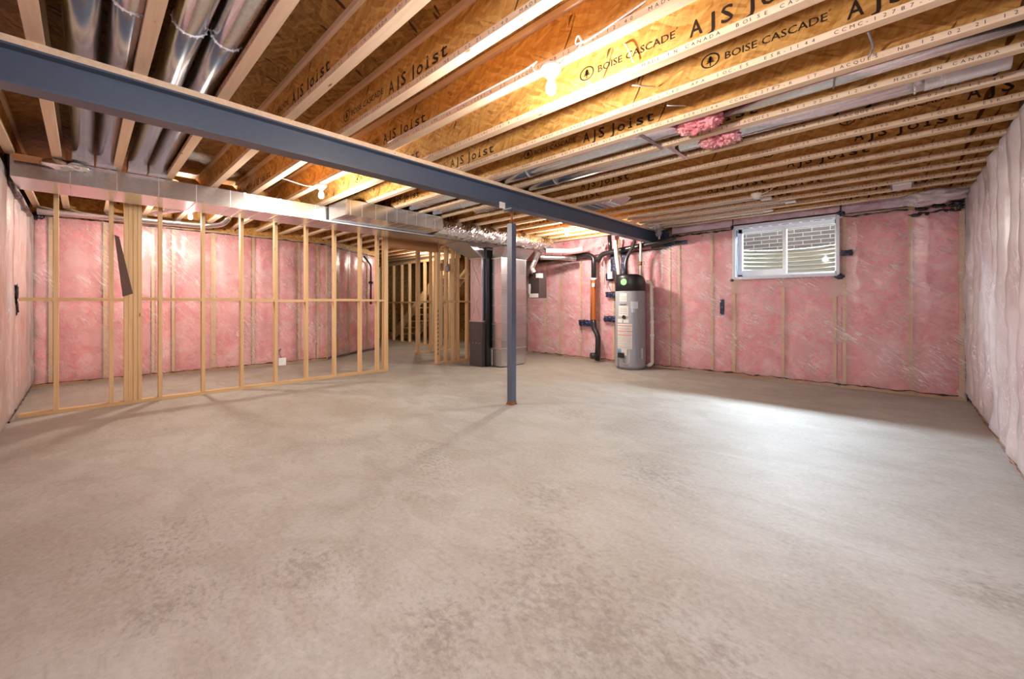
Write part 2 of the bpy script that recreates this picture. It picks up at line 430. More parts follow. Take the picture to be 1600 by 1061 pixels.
def tstr(body):
    cu = bpy.data.curves.new('t', 'FONT'); cu.body = body; cu.size = 1; cu.resolution_u = 2
    o = bpy.data.objects.new('t', cu); COL.objects.link(o)
    dg = bpy.context.evaluated_depsgraph_get()
    me = bpy.data.meshes.new_from_object(o.evaluated_get(dg))
    vs = [tuple(v.co) for v in me.vertices]; fs = [tuple(p.vertices) for p in me.polygons]
    bpy.data.objects.remove(o); bpy.data.curves.remove(cu); bpy.data.meshes.remove(me)
    return vs, fs
_tc = {}
def text_on(mb, body, x0, w, z0, h, y, caps=.72):
    """text on a plane facing -Y, from x0, width w, cap height h"""
    if body not in _tc:
        vs, fs = tstr(body); mxx = max(v[0] for v in vs); mnx = min(v[0] for v in vs)
        _tc[body] = (vs, fs, mnx, mxx)
    vs, fs, mnx, mxx = _tc[body]
    k = w/(mxx-mnx)
    mb.add([(x0+(v[0]-mnx)*k, y, z0+v[1]*h/caps) for v in vs], fs)
def spaced(mb, body, x0, pitch, z0, h, y, xmax):
    for i, ch in enumerate(body):
        if ch == ' ': continue
        if x0+i*pitch > xmax: break
        if ch not in _tc:
            vs, fs = tstr(ch); _tc[ch] = (vs, fs, min(v[0] for v in vs), max(v[0] for v in vs))
        vs, fs, a, b = _tc[ch]; k = min(pitch*.74/(b-a), h*1.5)
        mb.add([(x0+i*pitch+(v[0]-a)*k, y, z0+v[1]*h/.72) for v in vs], fs)
def jspaced(mb, body, x0, pitch, z0, h, y):
    for i, ch in enumerate(body):
        if ch not in _tc:
            vs, fs = tstr(ch); _tc[ch] = (vs, fs, min(v[0] for v in vs), max(v[0] for v in vs))
        vs, fs, a, b = _tc[ch]; k = min(pitch*.84/(b-a), h*(2.2 if ch in 'st' else 1.6)); o = (pitch*.86-(b-a)*k)/2
        mb.add([(x0+i*pitch+o+(v[0]-a)*k, y, z0+v[1]*h/.72) for v in vs], fs)
        if ch == 'i':
            for (p, q) in ((-.014, .014+.01),): mb.add([(x0+i*pitch+o+p, y, z0), (x0+i*pitch+o+q, y, z0), (x0+i*pitch+o+q, y, z0+.009), (x0+i*pitch+o+p, y, z0+.009)], [(0,1,2,3)])
def tree_logo(mb, cx, cz, r, y):
    n = 28; vs = []
    for k in range(n):
        a = 2*PI*k/n
        vs += [(cx+r*math.cos(a), y, cz+r*.8*math.sin(a)), (cx+r*.82*math.cos(a), y, cz+r*.8*.82*math.sin(a))]
    mb.add(vs, [(2*k, 2*((k+1) % n), 2*((k+1) % n)+1, 2*k+1) for k in range(n)])
    for i, (w, z) in enumerate(((.30,.22),(.42,-.05),(.54,-.32))):
        mb.add([(cx-w*r, y, cz+z*r*.8), (cx+w*r, y, cz+z*r*.8), (cx+w*r*.2, y, cz+(z+.36)*r*.8), (cx-w*r*.2, y, cz+(z+.36)*r*.8)], [(0,1,2,3)])
    mb.add([(cx-.07*r, y, cz-.6*r), (cx+.07*r, y, cz-.6*r), (cx+.07*r, y, cz+.45*r), (cx-.07*r, y, cz+.45*r)], [(0,1,2,3)])

ORD = ['first','second','third','fourth','fifth','sixth','seventh','eighth','ninth','tenth','eleventh']
X0 = {3:-3.97, 4:-3.32, 5:-4.15, 6:-1.57, 7:-.93, 8:-2.82, 9:-2.19, 10:-1.2, 11:-.39, 12:-1.04, 13:-1.62}
FL = 'BOISE CASCADE AJS-140  APA  IOC-ES  ESR-1144  CCMC-12787-R  ST. JACQUES. NB 12 02 21 12:40  MADE IN CANADA  '
for k in range(-1, 19):
    Y = jy(k) if k >= 0 else -.475
    xa = -9.15 if k <= 8 else -13.1
    xb = .62
    if k < 0: lab = 'pale wooden I-joist running tight along the left pink wall'
    elif k <= 9: lab = 'wooden I-joist with strand board web, %s out from the left wall' % ORD[k]
    else: lab = 'wooden I-joist with strand board web, %s from the window wall' % ORD[18-k]
    if k == 5: lab += ', carrying two lit bulbs'
    t = thing('floor_joist', lab, 'joist', (0, Y, J), 'wooden floor joists overhead')
    bf = MB().box(xa, xb, Y-.032, Y+.032, J, J+.038)
    MB().box(xa, xb, Y-.032, Y+.032, DK-.038, DK-.001).build('top_flange', M['flange'], t)
    wb = MB().box(xa, xb, Y-.006, Y+.006, J+.038, DK-.038)
    if k < 2:
        bf.build('bottom_flange', M['flange'], t); wb.build('web', M['web'], t); continue
    yy = Y-.0068
    x0 = X0.get(k, random.uniform(-3, 0))
    for m in range(-3, 3):
        a = x0+3.3*m
        if a < -7 or a+.0 > .5: continue
        z = J+.095 if k < 14 else J+.085
        st = MB(); bolder = .0022
        if a+.10 < xb: tree_logo(st, a+.055, z+.045, .056, yy)
        if a+.64 < xb+.1: text_on(st, 'BOISE CASCADE', a+.14, .50, z+.018, .044, yy); text_on(st, 'BOISE CASCADE', a+.142, .50, z+.019, .044, yy-.0001); text_on(st, '®', a+.645, .014, z+.06, .014, yy)
        for bd in ((0,0),(.003,0),(.0015,.003)):
            if a+1.39 < xb: jspaced(st, 'AJS', a+.72+bd[0], .078, z-.022+bd[1], .09, yy-bd[0]*.05); jspaced(st, 'Joist', a+.98+bd[0], .084, z-.022+bd[1], .09, yy-bd[0]*.05)
            elif a+1.0 < xb: jspaced(st, 'AJS', a+.72+bd[0], .078, z-.022+bd[1], .09, yy-bd[0]*.05)
        wb.join(st)
    wb.build('web', [M['web'], M['ink']], t)
    fs = MB()
    # offsets so that the stretches the photo shows read as they do there
    off = {8: -.43-FL.index('ST. J')*.0315, 9: -.64-FL.index('NB')*.0315}.get(k, random.uniform(-3.4, -.2)-2)
    a = off
    while a > -6.8: a -= len(FL)*.0315
    while a < xb:
        seg = FL
        i0 = max(0, math.ceil((-6.4-a)/.0315))
        if i0 < len(seg): spaced(fs, seg[i0:], a+i0*.0315, .0315, J+.0095, .0195, Y-.0328, xb-.03)
        a += len(FL)*.0315
    bf.join(fs); bf.build('bottom_flange', [M['flange'], M['ink_red']], t)

# ------------------------------------------------------------------ insulated walls
def grid_wall(root, P, bays, z0, ztop, zsplit, film_mat, puff=.03, holes=(), fnoise=.006, film_puff=.018, studs=(), stud_mat=None, u_rng=None, ribs=False):
    """P(u, n, z) -> world; bays = [(u0,u1)], studs = [(u, width)]"""
    for (u0, u1) in bays:
        for (a, b) in ((z0, zsplit), (zsplit, ztop)):
            hole = None
            for h in holes:
                if u0 >= h[0]-.02 and u1 <= h[1]+.02: hole = h
            if hole:
                if a >= hole[2]-.05: continue
                b2 = min(b, hole[2])
                if b > hole[2]: b = b2
            if b-a < .08: continue
            nu = 8; nv = max(4, int((b-a)/.06)); sd = random.uniform(0, 50)
            def fn(s, t, u0=u0, u1=u1, a=a, b=b, sd=sd):
                u = u0+(u1-u0)*s; z = a+(b-a)*t
                e = (1-(2*s-1)**4)*(1-(2*t-1)**10)
                return P(u, -.055+puff*e+.022*e*mn.noise(Vector((u*5+sd, z*4, 0)))+.012*mn.noise(Vector((u*17, z*13+sd, 3))), z)
            MB().grid(nu, nv, fn).build('insulation_batt', M['pink'], root)
    for (u, w) in studs:
        zt, zb = ztop, z0
        tops = [(zb, zt)]
        for h in holes:
            if h[0]-.03 < u < h[1]+.03: tops = [(zb, h[2]-.06)]
        for (p, q) in tops:
            vs = []
            for z in (p, q):
                for n, uu in ((-.085,-w/2),(-.004,-w/2),(-.004,w/2),(-.085,w/2)): vs.append(P(u+uu, n, z))
            MB().hexa(vs).build('stud', M['stud'], root)
    ua, ub = u_rng
    z0 = .008; ztop = ztop+.04
    nu = int((ub-ua)/.045); nv = int((ztop-z0)/.055)
    us = [s[0] for s in studs] or [ua-1, ub+1]
    def ff(s, t):
        u = ua+(ub-ua)*s; z = z0+(ztop-z0)*t
        dmin = min(abs(u-q) for q in us)
        e = min(1, dmin/.15); e = e*e*(3-2*e); e *= min(1, min(t, 1-t)/.04)
        n = .003+film_puff*e+fnoise*e*(mn.noise(Vector((u*3, z*2.2, 7)))+.5*mn.noise(Vector((u*9, z*6, 1))))
        if ribs:
            n += e*(.022*mn.noise(Vector((u*2.5, z*1.3, 2)))+.012*mn.noise(Vector((u*4, z*3.4, 9)))+.012*mn.noise(Vector((u*3, z*6.5, 4))))
        return P(u, max(n, .002), z)
    keep = None
    if holes:
        h = holes[0]
        keep = lambda s, t: not (h[0]-.03 < ua+(ub-ua)*s < h[1]+.03 and z0+(ztop-z0)*t > h[2]-.03)
    MB().grid(nu, nv, ff, keep).build('vapor_barrier', film_mat, root)

def caulk(root, P, u0, u1, z, w=.02, amp=.012, nm='caulk_bead', n=.018, mat=None, seed=0):
    pts = []; k = max(6, int((u1-u0)/.035))
    for i in range(k+1):
        u = u0+(u1-u0)*i/k
        pts.append(P(u, n, z+amp*mn.noise(Vector((u*7, seed, 0)))*2))
    rad = [w*.5*(.35+.9*abs(mn.noise(Vector((i*.9, seed+3, 0))))*2) for i in range(k+1)]
    MB().tube(pts, w, 6, True, rad).build(nm, mat or M['caulk'], root)

# --- window wall (plane Y = YW)
WX0, WX1, WZ0, WZ1 = -2.02, -.69, 1.65, 2.46
W = struct_root('wall_window')
Pw = lambda u, n, z: (u, YW+.05-n, z)
ww_st = [(-6.15,.04),(-5.70,.04),(-5.15,.04),(-4.68,.04),(-4.33,.04),(-3.72,.04),(-3.16,.04),(-2.98,.04),(-2.41,.04),(-2.06,.05),(-1.36,.04),(-.72,.04),(-.61,.04),(.07,.04),(.53,.05)]
us = [s[0] for s in ww_st]
bays = [(a+.02, b-.02) for a, b in zip(us[:-1], us[1:]) if b-a > .09] + [(-6.73,-6.17)]
grid_wall(W, Pw, [b for b in bays if b[1] <= -3.1], .04, 2.24, 1.2, M['film_win'], holes=(), studs=[s for s in ww_st if s[0] < -3.1], u_rng=(-6.74,-3.16))
grid_wall(W, Pw, [b for b in bays if b[0] >= -3.2], .04, 2.45, 1.2, M['film_win'], holes=((WX0, WX1, WZ0, WZ1),), studs=[s for s in ww_st if s[0] > -3.1], u_rng=(-3.16,.57))
# rim zone above
for i, (a, b, z0) in enumerate([(-6.7,-5.6,2.26),(-5.6,-4.5,2.26),(-4.5,-3.5,2.26),(-3.1,-2.08,2.50),(-2.06,-.66,2.53),(-.64,.0,2.50),(.0,.55,2.50)]):
    def fr(s, t, a=a, b=b, z0=z0):
        z = z0+(2.88-z0)*t
        return (a+(b-a)*s, YW+.03+.05*t-.03*mn.noise(Vector((s*7+i, t*5, i))), z)
    MB().grid(22, 14, fr).build('rim_insulation', M['pink'] if i < 3 else M['lilac'], W)
MB().box(-6.74, XR, YW+.058, YW+.12, .0, .04).build('sole_plate', M['stud_x'], W)
MB().box(-3.16, WX0-.06, YW+.058, YW+.12, 2.455, 2.49).build('top_plate', M['stud_x'], W)
MB().box(WX1+.06, XR, YW+.058, YW+.12, 2.455, 2.49).build('top_plate', M['stud_x'], W)
caulk(W, Pw, -6.7, -3.2, 2.245, .018, .01, seed=2); caulk(W, Pw, -3.15, -2.08, 2.455, .035, .012, seed=5)
caulk(W, Pw, -.62, .05, 2.455, .03, .01, seed=8); caulk(W, Pw, .05, .52, 2.38, .035, .03, seed=9, n=.03)
caulk(W, Pw, -6.6, -3.0, .05, .02, .012, seed=12); caulk(W, Pw, -3.0, .5, .05, .022, .012, seed=13)
# concrete behind, with the window opening
fw = MB(); fw.box(-6.9, WX0-.08, YW+.16, YW+.36, 0, DK); fw.box(WX1+.08, .9, YW+.16, YW+.36, 0, DK)
fw.box(WX0-.08, WX1+.08, YW+.16, YW+.36, 0, WZ0-.06); fw.box(WX0-.08, WX1+.08, YW+.16, YW+.36, WZ1+.06, DK)
fw.build('foundation', M['found'], W)

# --- right wall (plane X = XR)
R_ = struct_root('wall_right')
Pr = lambda u, n, z: (XR+.06-n, u, z)
rs = [(-.45+.407*i, .04) for i in range(20)]
rb = [(a[0]+.02, b[0]-.02) for a, b in zip(rs[:-1], rs[1:])]
grid_wall(R_, Pr, rb, .03, 2.56, 1.25, M['film_right'], puff=.055, film_puff=.075, fnoise=.02, studs=rs, u_rng=(-.5, YW+.04), ribs=True)
MB().box(XR+.12, .9, -1.0, 8.9, 0, DK).build('foundation', M['found'], R_)
MB().box(XR+.065, XR+.12, -.6, YW, 0, .03).build('sole_plate', M['stud_y'], R_)
caulk(R_, Pr, -.4, 7.3, .04, .014, .01, seed=20, n=.05, mat=M['rust'])
# --- left wall (plane Y = YL)
L_ = struct_root('wall_left')
Pl = lambda u, n, z: (u, YL-.04+n, z)
ls = [(.5-.61*i, .04) for i in range(16)]
lb = [(b[0]+.02, a[0]-.02) for a, b in zip(ls[:-1], ls[1:])]
grid_wall(L_, Pl, lb, .03, 2.52, 1.25, M['film_left'], puff=.05, film_puff=.035, fnoise=.012, studs=ls, u_rng=(-8.98, .6))
MB().box(-13.3, .9, -1.0, YL-.14, 0, DK).build('foundation', M['found'], L_)
caulk(L_, Pl, -8.9, -6.3, .05, .018, .01, seed=30, n=.03)
pts = [Pl(-6.05, .04, 2.75), Pl(-5.95, .05, 2.62), Pl(-6.15, .05, 2.52), Pl(-6.2, .05, 2.40), Pl(-6.5, .05, 2.33), Pl(-6.9, .05, 2.36), Pl(-7.4,.05,2.33), Pl(-8.2,.05,2.36)]
MB().tube(smooth_path(pts, .06), .03, 7, True, [.022+.02*abs(mn.noise(Vector((i*1.3,0,0)))) for i in range(len(smooth_path(pts,.06)))]).build('caulk_bead', M['caulk'], L_)
for (u, z, h) in ((-6.86, 1.33, .11), (-6.86, 1.17, .10)):
    MB().blob(Pl(u, .035, z), .07, .018, h*.7, .6, 7, 12, u+z).build('tape_patch', M['caulk'], L_)
# --- far wall (plane X = XF) and its angled run
F_ = struct_root('wall_far')
Pf = lambda u, n, z: (XF-.04+n, u, z)
fsd = [(-.34,.04),(.227,.05),(.79,.04),(1.05,.04),(1.61,.075),(2.24,.04),(2.65,.04),(3.06,.04),(3.44,.04)]
fu = [s[0] for s in fsd]
grid_wall(F_, Pf, [(a+.03, b-.03) for a, b in zip(fu[:-1], fu[1:])]+[(-.52,-.37),(3.46,3.66)], .04, 2.48, 1.22, M['film_far'], puff=.04, studs=fsd, u_rng=(-.54, 3.68))
D0 = Vector((XF-.02, 3.62, 0)); D1 = Vector((-10.15, 5.45, 0)); dd = (D1-D0); DL = dd.length; dd.normalize(); dn = Vector((dd.y, -dd.x, 0))
Pd = lambda u, n, z: tuple(D0+dd*u+dn*n+Vector((0,0,z)))
ds = [(.02,.04),(.43,.04),(.84,.04),(1.25,.04),(1.66,.04),(2.1,.04)]
grid_wall(F_, Pd, [(a[0]+.02, b[0]-.02) for a, b in zip(ds[:-1], ds[1:])], .04, 2.45, 1.22, M['film_far'], puff=.04, studs=ds, u_rng=(0, DL))
MB().box(-9.3, XF-.14, -1.0, 3.6, 0, DK).build('foundation', M['found'], F_)
MB().beam(D0-dn*.28+Vector((0,0,DK/2)), D1-dn*.28+Vector((0,0,DK/2)), .2, DK).build('foundation', M['found'], F_)
for z in (.02, 2.50):
    MB().box(XF-.13, XF-.045, -.54, 3.64, z-.02, z+.02).build('wall_plate', M['stud_y'], F_)
caulk(F_, Pf, -.5, 3.6, 2.485, .022, .008, seed=40); caulk(F_, Pf, -.5, 3.6, .05, .018, .008, seed=41); caulk(F_, Pd, 0, DL, 2.455, .02, .01, seed=42); caulk(F_, Pd, 0, DL, .05, .02, .01, seed=43)
def wad(nm, c, r, sd, mat, root): return MB().blob(c, r[0], r[1], r[2], .5, 6, 14, sd).build(nm, mat, root)
wad('caulk_patch', Pf(-.46,.03,2.47), (.02,.06,.05), 3, M['caulk'], F_)
MB().box(XF-.09, XF-.06, -.54, 3.64, 2.52, DK-.001).build('rim_board', M['web'], F_)
MB().beam(D0-dn*.10+Vector((0,0,2.68)), D1-dn*.10+Vector((0,0,2.68)), .03, .41).build('rim_board', M['web'], F_)
# back shell
B_ = struct_root('wall_back')
b = MB(); b.box(-13.3,-13.1,-1,8.9,0,DK); b.box(-13.1,-6.9,8.7,8.9,0,DK); b.build('sheathing', M['deck'], B_)

# ------------------------------------------------------------------ window
wn = struct_root('window_1')
yb = YW+.16   # outer end of the recess
b = MB()
b.box(WX0-.03, WX0+.0, YW+.0, yb+.14, WZ0-.03, WZ1+.03); b.box(WX1, WX1+.03, YW+.0, yb+.14, WZ0-.03, WZ1+.03)
b.box(WX0, WX1, YW+.0, yb+.14, WZ0-.03, WZ0); b.box(WX0, WX1, YW+.0, yb+.14, WZ1, WZ1+.03)
b.build('window_return', M['vinyl'], wn)
b = MB()
for (x0,x1,z0,z1) in ((WX0-.045,WX0+.008,WZ0-.04,WZ1+.04),(WX1-.008,WX1+.03,WZ0-.04,WZ1+.04),(WX0,WX1,WZ0-.04,WZ0+.006),(WX0,WX1,WZ1-.006,WZ1+.04)):
    b.box(x0,x1,YW-.012,YW+.004,z0,z1)
b.build('window_flange', M['liner'], wn)
yf = yb+.02
b = MB(); t_ = .055
b.box(WX0, WX0+t_, yf, yf+.08, WZ0, WZ1); b.box(WX1-t_*.7, WX1, yf, yf+.08, WZ0, WZ1)
b.box(WX0, WX1, yf, yf+.08, WZ0, WZ0+.045); b.box(WX0, WX1, yf, yf+.08, WZ1-.06, WZ1)
b.box(-1.385, -1.335, yf-.012, yf+.085, WZ0, WZ1)
b.box(WX0+t_, -1.385, yf+.01, yf+.05, WZ0+.045, WZ0+.12)
b.build('window_frame', M['vinyl'], wn)
MB().box(WX0+t_, -1.385, yf+.035, yf+.041, WZ0+.12, WZ1-.06).build('window_pane', M['glass'], wn)
MB().box(-1.335, WX1-t_*.7, yf+.05, yf+.056, WZ0+.045, WZ1-.06).build('window_pane', M['glass'], wn)
# blue tape on the recess and at the corners
b = MB()
b.box(WX0+.0005, WX0+.004, YW+.05, YW+.10, WZ0+.02, WZ1-.02)
for i in range(9):
    x = WX0+.1+i*.135; b.box(x, x+.09, YW+.07+.01*(i % 2), YW+.10, WZ1-.004, WZ1-.0005)
b.build('blue_tape', M['bluetape'], wn)
for (x, z, w, h) in ((WX0-.045, WZ1+.02, .045, .06), (WX0-.05, WZ0-.045, .05, .04), (WX1+.045, WZ1+.04, .08, .06), (WX1+.03, WZ0-.05, .09, .06)):
    tp = MB().blob((x, YW-.005, z), w*.6, .012, h*.6, .35, 5, 10, x*z)
    tp.build('corner_tape', M['tape_patch'], wn)

# outside: window well, ground, neighbouring brick wall
well = MB(); cx = (WX0+WX1)/2; rx, ry = .86, .82; zt = 2.17; y0w = YW+.37
def wf(s, t):
    a = PI*s; z = 1.45+(zt-1.45)*t
    k = 1+.03*math.cos(z*2*PI/.074)
    return (cx-rx*math.cos(a)*k, y0w+ry*math.sin(a)*k, z)
well.grid(40, 78, wf)
o = well.build('window_well', M['well'])
sol = o.modifiers.new('s', 'SOLIDIFY'); sol.thickness = .004
tag(o, 'ribbed galvanized window well curving outside the basement window', 'window well')
rim = MB(); rim.tube([wf(i/30, 1) for i in range(31)], .012, 8); rm = rim.build('rim', M['pipe'], o)
g = MB()
def gf(s, t):
    a = PI*s; r = 1+3.2*t
    return (cx-rx*r*math.cos(a)*1.6 if t > .5 else cx-rx*r*math.cos(a), y0w+max(ry*1.03*math.sin(a)*r, 0), zt-.04)
g.grid(40, 6, gf); g.box(cx-rx*1.1, cx+rx*1.1, y0w, y0w+ry*1.1, 1.38, 1.44)
g.build('ground_outside', M['soil'], kind='structure')
MB().box(-6, 3, 9.95, 10.15, 1.6, 3.05).build('wall_outside', M['brick'], kind='structure')

# ------------------------------------------------------------------ steel beam and post
t = thing('steel_beam', 'long dark blue-grey steel beam crossing under the joists', 'beam', (BX, YL, 2.345))
b = MB(); y0, y1 = YL-.12, YW+.12
b.box(BX-.07, BX+.07, y0, y1, 2.345, 2.357); b.box(BX-.07, BX+.07, y0, y1, 2.540, 2.552); b.box(BX-.004, BX+.004, y0, y1, 2.357, 2.540)
b.build('i_section', M['steel'], t)
MB().box(BX-.07, BX+.07, y0, y1, 2.552, 2.5895).build('nailer_plate', M['flange'], t)
t = thing('steel_post', 'square blue-grey steel post standing mid-room under the beam', 'post', (BX, 3.55, 0))
b = MB(); b.box(BX-.038, BX+.038, 3.512, 3.588, .008, 2.165); b.build('shaft', M['post'], t)
MB().box(BX-.05, BX+.05, 3.5, 3.6, 0, .008).build('base_plate', M['rust'], t)
b = MB(); b.box(BX-.042, BX+.042, 3.508, 3.592, .008, .035); b.build('rusty_foot', M['rust'], t)
MB().tube([(BX, 3.55, 2.165), (BX, 3.55, 2.325)], .014, 12).build('jack_screw', M['rust'], t)
b = MB(); b.box(BX-.075, BX+.075, 3.47, 3.63, 2.325, 2.3445)
for s in (-1, 1):
    for q in (-1, 1):
        b.tube([(BX+s*.055, 3.55+q*.06, 2.31), (BX+s*.055, 3.55+q*.06, 2.372)], .012, 6)
        b.box(BX+s*.06-.02, BX+s*.06+.02, 3.55+q*.06-.02, 3.55+q*.06+.02, 2.357, 2.366)
b.build('top_bracket', M['steel'], t)
o = MB().box(BX+.074, BX+.078, 3.27, 3.36, 2.30, 2.372).build('paper_tag', M['paper']); tag(o, 'small white paper tag stuck to the beam just left of the post', 'tag')

# ------------------------------------------------------------------ stud partitions
def stud(root, x, y, z0=.038, z1=2.52, w=.038, d=.089, along='y', nm='stud', mat=None):
    if along == 'y': MB().box(x-d/2, x+d/2, y-w/2, y+w/2, z0, z1).build(nm, mat or M['stud'], root)
    else: MB().box(x-w/2, x+w/2, y-d/2, y+d/2, z0, z1).build(nm, mat or M['stud'], root)
P1 = thing('stud_partition', 'long open framed wall of bare studs along the left, in front of pink insulation', 'stud wall', (XS, YL, 0))
sy = [-.214,.221,.347,.3875,.428,.4685,.66,1.096,1.536,1.969,2.403,2.842,3.281,3.600,3.738,3.776]
for i, y in enumerate(sy): stud(P1, XS+(.004*(i % 3-1) if 2 <= i <= 5 else 0), y)
MB().box(XS-.045, XS+.045, YL+.02, 3.80, 0, .038).build('bottom_plate', M['stud_y'], P1)
MB().box(XS-.045, XS+.045, YL+.02, 5.0, 2.52, 2.5895).build('top_plate', M['stud_y'], P1)
for a, b_ in zip([YL+.02]+sy[:-1], sy):
    if b_-a < .1: continue
    z = 1.26+.012*random.uniform(-1, 1)
    MB().box(XS-.043, XS+.043, a+(.019 if a > YL+.03 else 0), b_-.019, z-.019, z+.019).build('blocking', M['stud_y'], P1)
MB().box(XS-.05, XS+.05, 3.757+.04, 4.87, 2.24, 2.45).build('header', M['header'], P1)
for y in (4.0, 4.4, 4.75): MB().box(XS-.045, XS+.045, y-.019, y+.019, 2.45, 2.52).build('cripple', M['stud'], P1)
P2 = thing('stud_partition', 'bare stud wall right of the doorway, behind the furnace', 'stud wall', (XS, 4.89, 0))
sy2 = [4.89,4.93,5.12,5.30,5.42,5.68,5.95,6.2,6.48,6.7,6.9,7.05,7.2,7.4]
for y in sy2: stud(P2, XS, y, z1=2.52 if y != 4.89 else 2.24)
MB().box(XS-.045, XS+.045, 4.87, YW+.0, 0, .038).build('bottom_plate', M['stud_y'], P2)
MB().box(XS-.045, XS+.045, 5.02, YW+.0, 2.52, 2.5895).build('top_plate', M['stud_y'], P2)
for a, b_ in zip(sy2[:-1], sy2[1:]):
    if b_-a > .1: MB().box(XS-.043, XS+.043, a+.019, b_-.019, 1.241, 1.279).build('blocking', M['stud_y'], P2)
# stamps on stud edges
b = MB()
for i in range(11):
    z = .18+i*.085
    for (dx, dz) in ((0,0),(.014,.02)): b.box(XS+.0455, XS+.0458, 4.878+dx, 4.889+dx, z+dz, z+dz+.045)
b.build('mark_print', M['ink'], P2)
XB = -8.49
P3 = thing('stud_partition', 'inner stud wall seen through the doorway, its doubled end post nearest', 'stud wall', (XB, 5.58, 0))
for y in (5.56,5.60,5.95,6.10,6.42,6.80): stud(P3, XB, y)
MB().box(XB-.045, XB+.045, 5.54, 6.85, 0, .038).build('bottom_plate', M['stud_y'], P3)
MB().box(XB-.045, XB+.045, 5.54, 6.85, 2.52, 2.5895).build('top_plate', M['stud_y'], P3)
for a, b_ in ((5.62,5.93),(6.12,6.40),(6.44,6.78)): MB().box(XB-.043, XB+.043, a, b_, 1.241, 1.279).build('blocking', M['stud_y'], P3)
MB().box(XB-.044, XB+.044, 6.12, 6.78, 2.06, 2.24).build('header', M['header'], P3)
YB = 6.95
P4 = thing('stud_partition', 'framed wall in front of the stairs at the back, with pale studs', 'stud wall', (-13, YB, 0))
for x in (-12.9,-12.45,-11.96,-11.46,-11.02,-10.60,-10.2,-9.8,-9.4,-9.0): stud(P4, x, YB, along='x')
MB().box(-13.0, -8.6, YB-.045, YB+.045, 0, .038).build('bottom_plate', M['stud_x'], P4)
MB().box(-13.0, -8.6, YB-.045, YB+.045, 2.45, 2.52).build('top_plate', M['stud_x'], P4)
for a, b_ in ((-12.43,-11.98),(-11.94,-11.48),(-11.44,-11.04),(-11.0,-10.62),(-10.58,-10.22)): MB().box(a, b_, YB-.043, YB+.043, 1.241, 1.279).build('blocking', M['stud_x'], P4)
# stairs behind it
S_ = thing('staircase', 'rough wooden stair flight behind the back framed wall', 'stairs', (-12.2, 7.5, 0))
MB().beam((-12.35,7.12,.1), (-9.5,7.12,2.2), .04, .26).build('stringer', M['stud_x'], S_)
MB().beam((-12.35,8.0,.1), (-9.5,8.0,2.2), .04, .26).build('stringer', M['stud_x'], S_)
for i in range(9):
    x = -12.2+i*.3; z = .2+i*.22
    MB().box(x, x+.28, 7.14, 7.98, z, z+.03).build('tread', M['stud_y'], S_)
# blocking between joists above the partition, with pipe holes
for k in (2,3,4,5,6):
    a, b_ = jy(k)+.007, jy(k+1)-.007
    o = MB()
    yc, zc, r = (a+b_)/2-.06, 2.735, .062; n = 20
    x = -6.74
    outer = []
    for i in range(n):
        an = 2*PI*i/n; c_, s_ = math.cos(an), math.sin(an)
        m_ = max(abs(c_)/(.5*(b_-a)), abs(s_)/.11)
        px = (a+b_)/2+c_/m_; pz = 2.735+s_/m_
        outer.append((px, pz))
    vs = []
    for dx in (0, .012):
        vs += [(x+dx, p[0], p[1]) for p in outer] + [(x+dx, yc+r*math.cos(2*PI*i/n), zc+r*math.sin(2*PI*i/n)) for i in range(n)]
    fs = []
    for i in range(n):
        j = (i+1) % n
        fs += [(i, j, n+j, n+i), (2*n+i, 3*n+i, 3*n+j, 2*n+j), (n+i, n+j, 3*n+j, 3*n+i), (j, i, 2*n+i, 2*n+j)]
    o.add(vs, fs); ob = o.build('blocking_panel', M['web'])
    tag(ob, 'board panel with round hole between the %s and %s joists at left' % (ORD[k], ORD[k+1]), 'blocking panel', 'blocking panels over the stud wall')
# dark board leaning against the second stud
o = MB(); o.hexa([(-6.715,.315,1.29),(-6.70,.315,1.29),(-6.70,.405,1.33),(-6.715,.405,1.33),(-6.72,.245,2.02),(-6.705,.245,2.02),(-6.705,.285,2.0),(-6.72,.285,2.0)])
o = o.build('scrap_board', M['brownboard']); tag(o, 'dark brown pointed scrap of board hung beside the built-up post', 'board')
# electrical box on the far side
t = thing('outlet_box', 'white electrical box low on a stud of the left partition', 'electrical box', (-6.72, 2.02, .32))
MB().box(-6.73,-6.68,1.99,2.09,.29,.40).build('box', M['white'], t)
MB().tube(smooth_path([(-6.70,2.03,.40),(-6.71,2.0,.48),(-6.72,2.04,.55),(-6.73,2.0,.5)],.04), .004, 6).build('wire', M['tape'], t)
t = thing('drain_pipe', 'thin black vertical pipe on the angled far wall', 'pipe', (-9.3, 4.3, 1.3))
q0 = Pd(1.62, .09, 1.20); q1 = Pd(1.62, .09, 2.2)
MB().tube(smooth_path([q0, q1, Pd(1.3,.09,2.38)], .08), .022, 10).build('pipe', M['abs'], t)
MB().blob(Pd(1.62,.09,1.75), .05, .06, .035, .3, 5, 8).build('collar', M['caulk'], t)

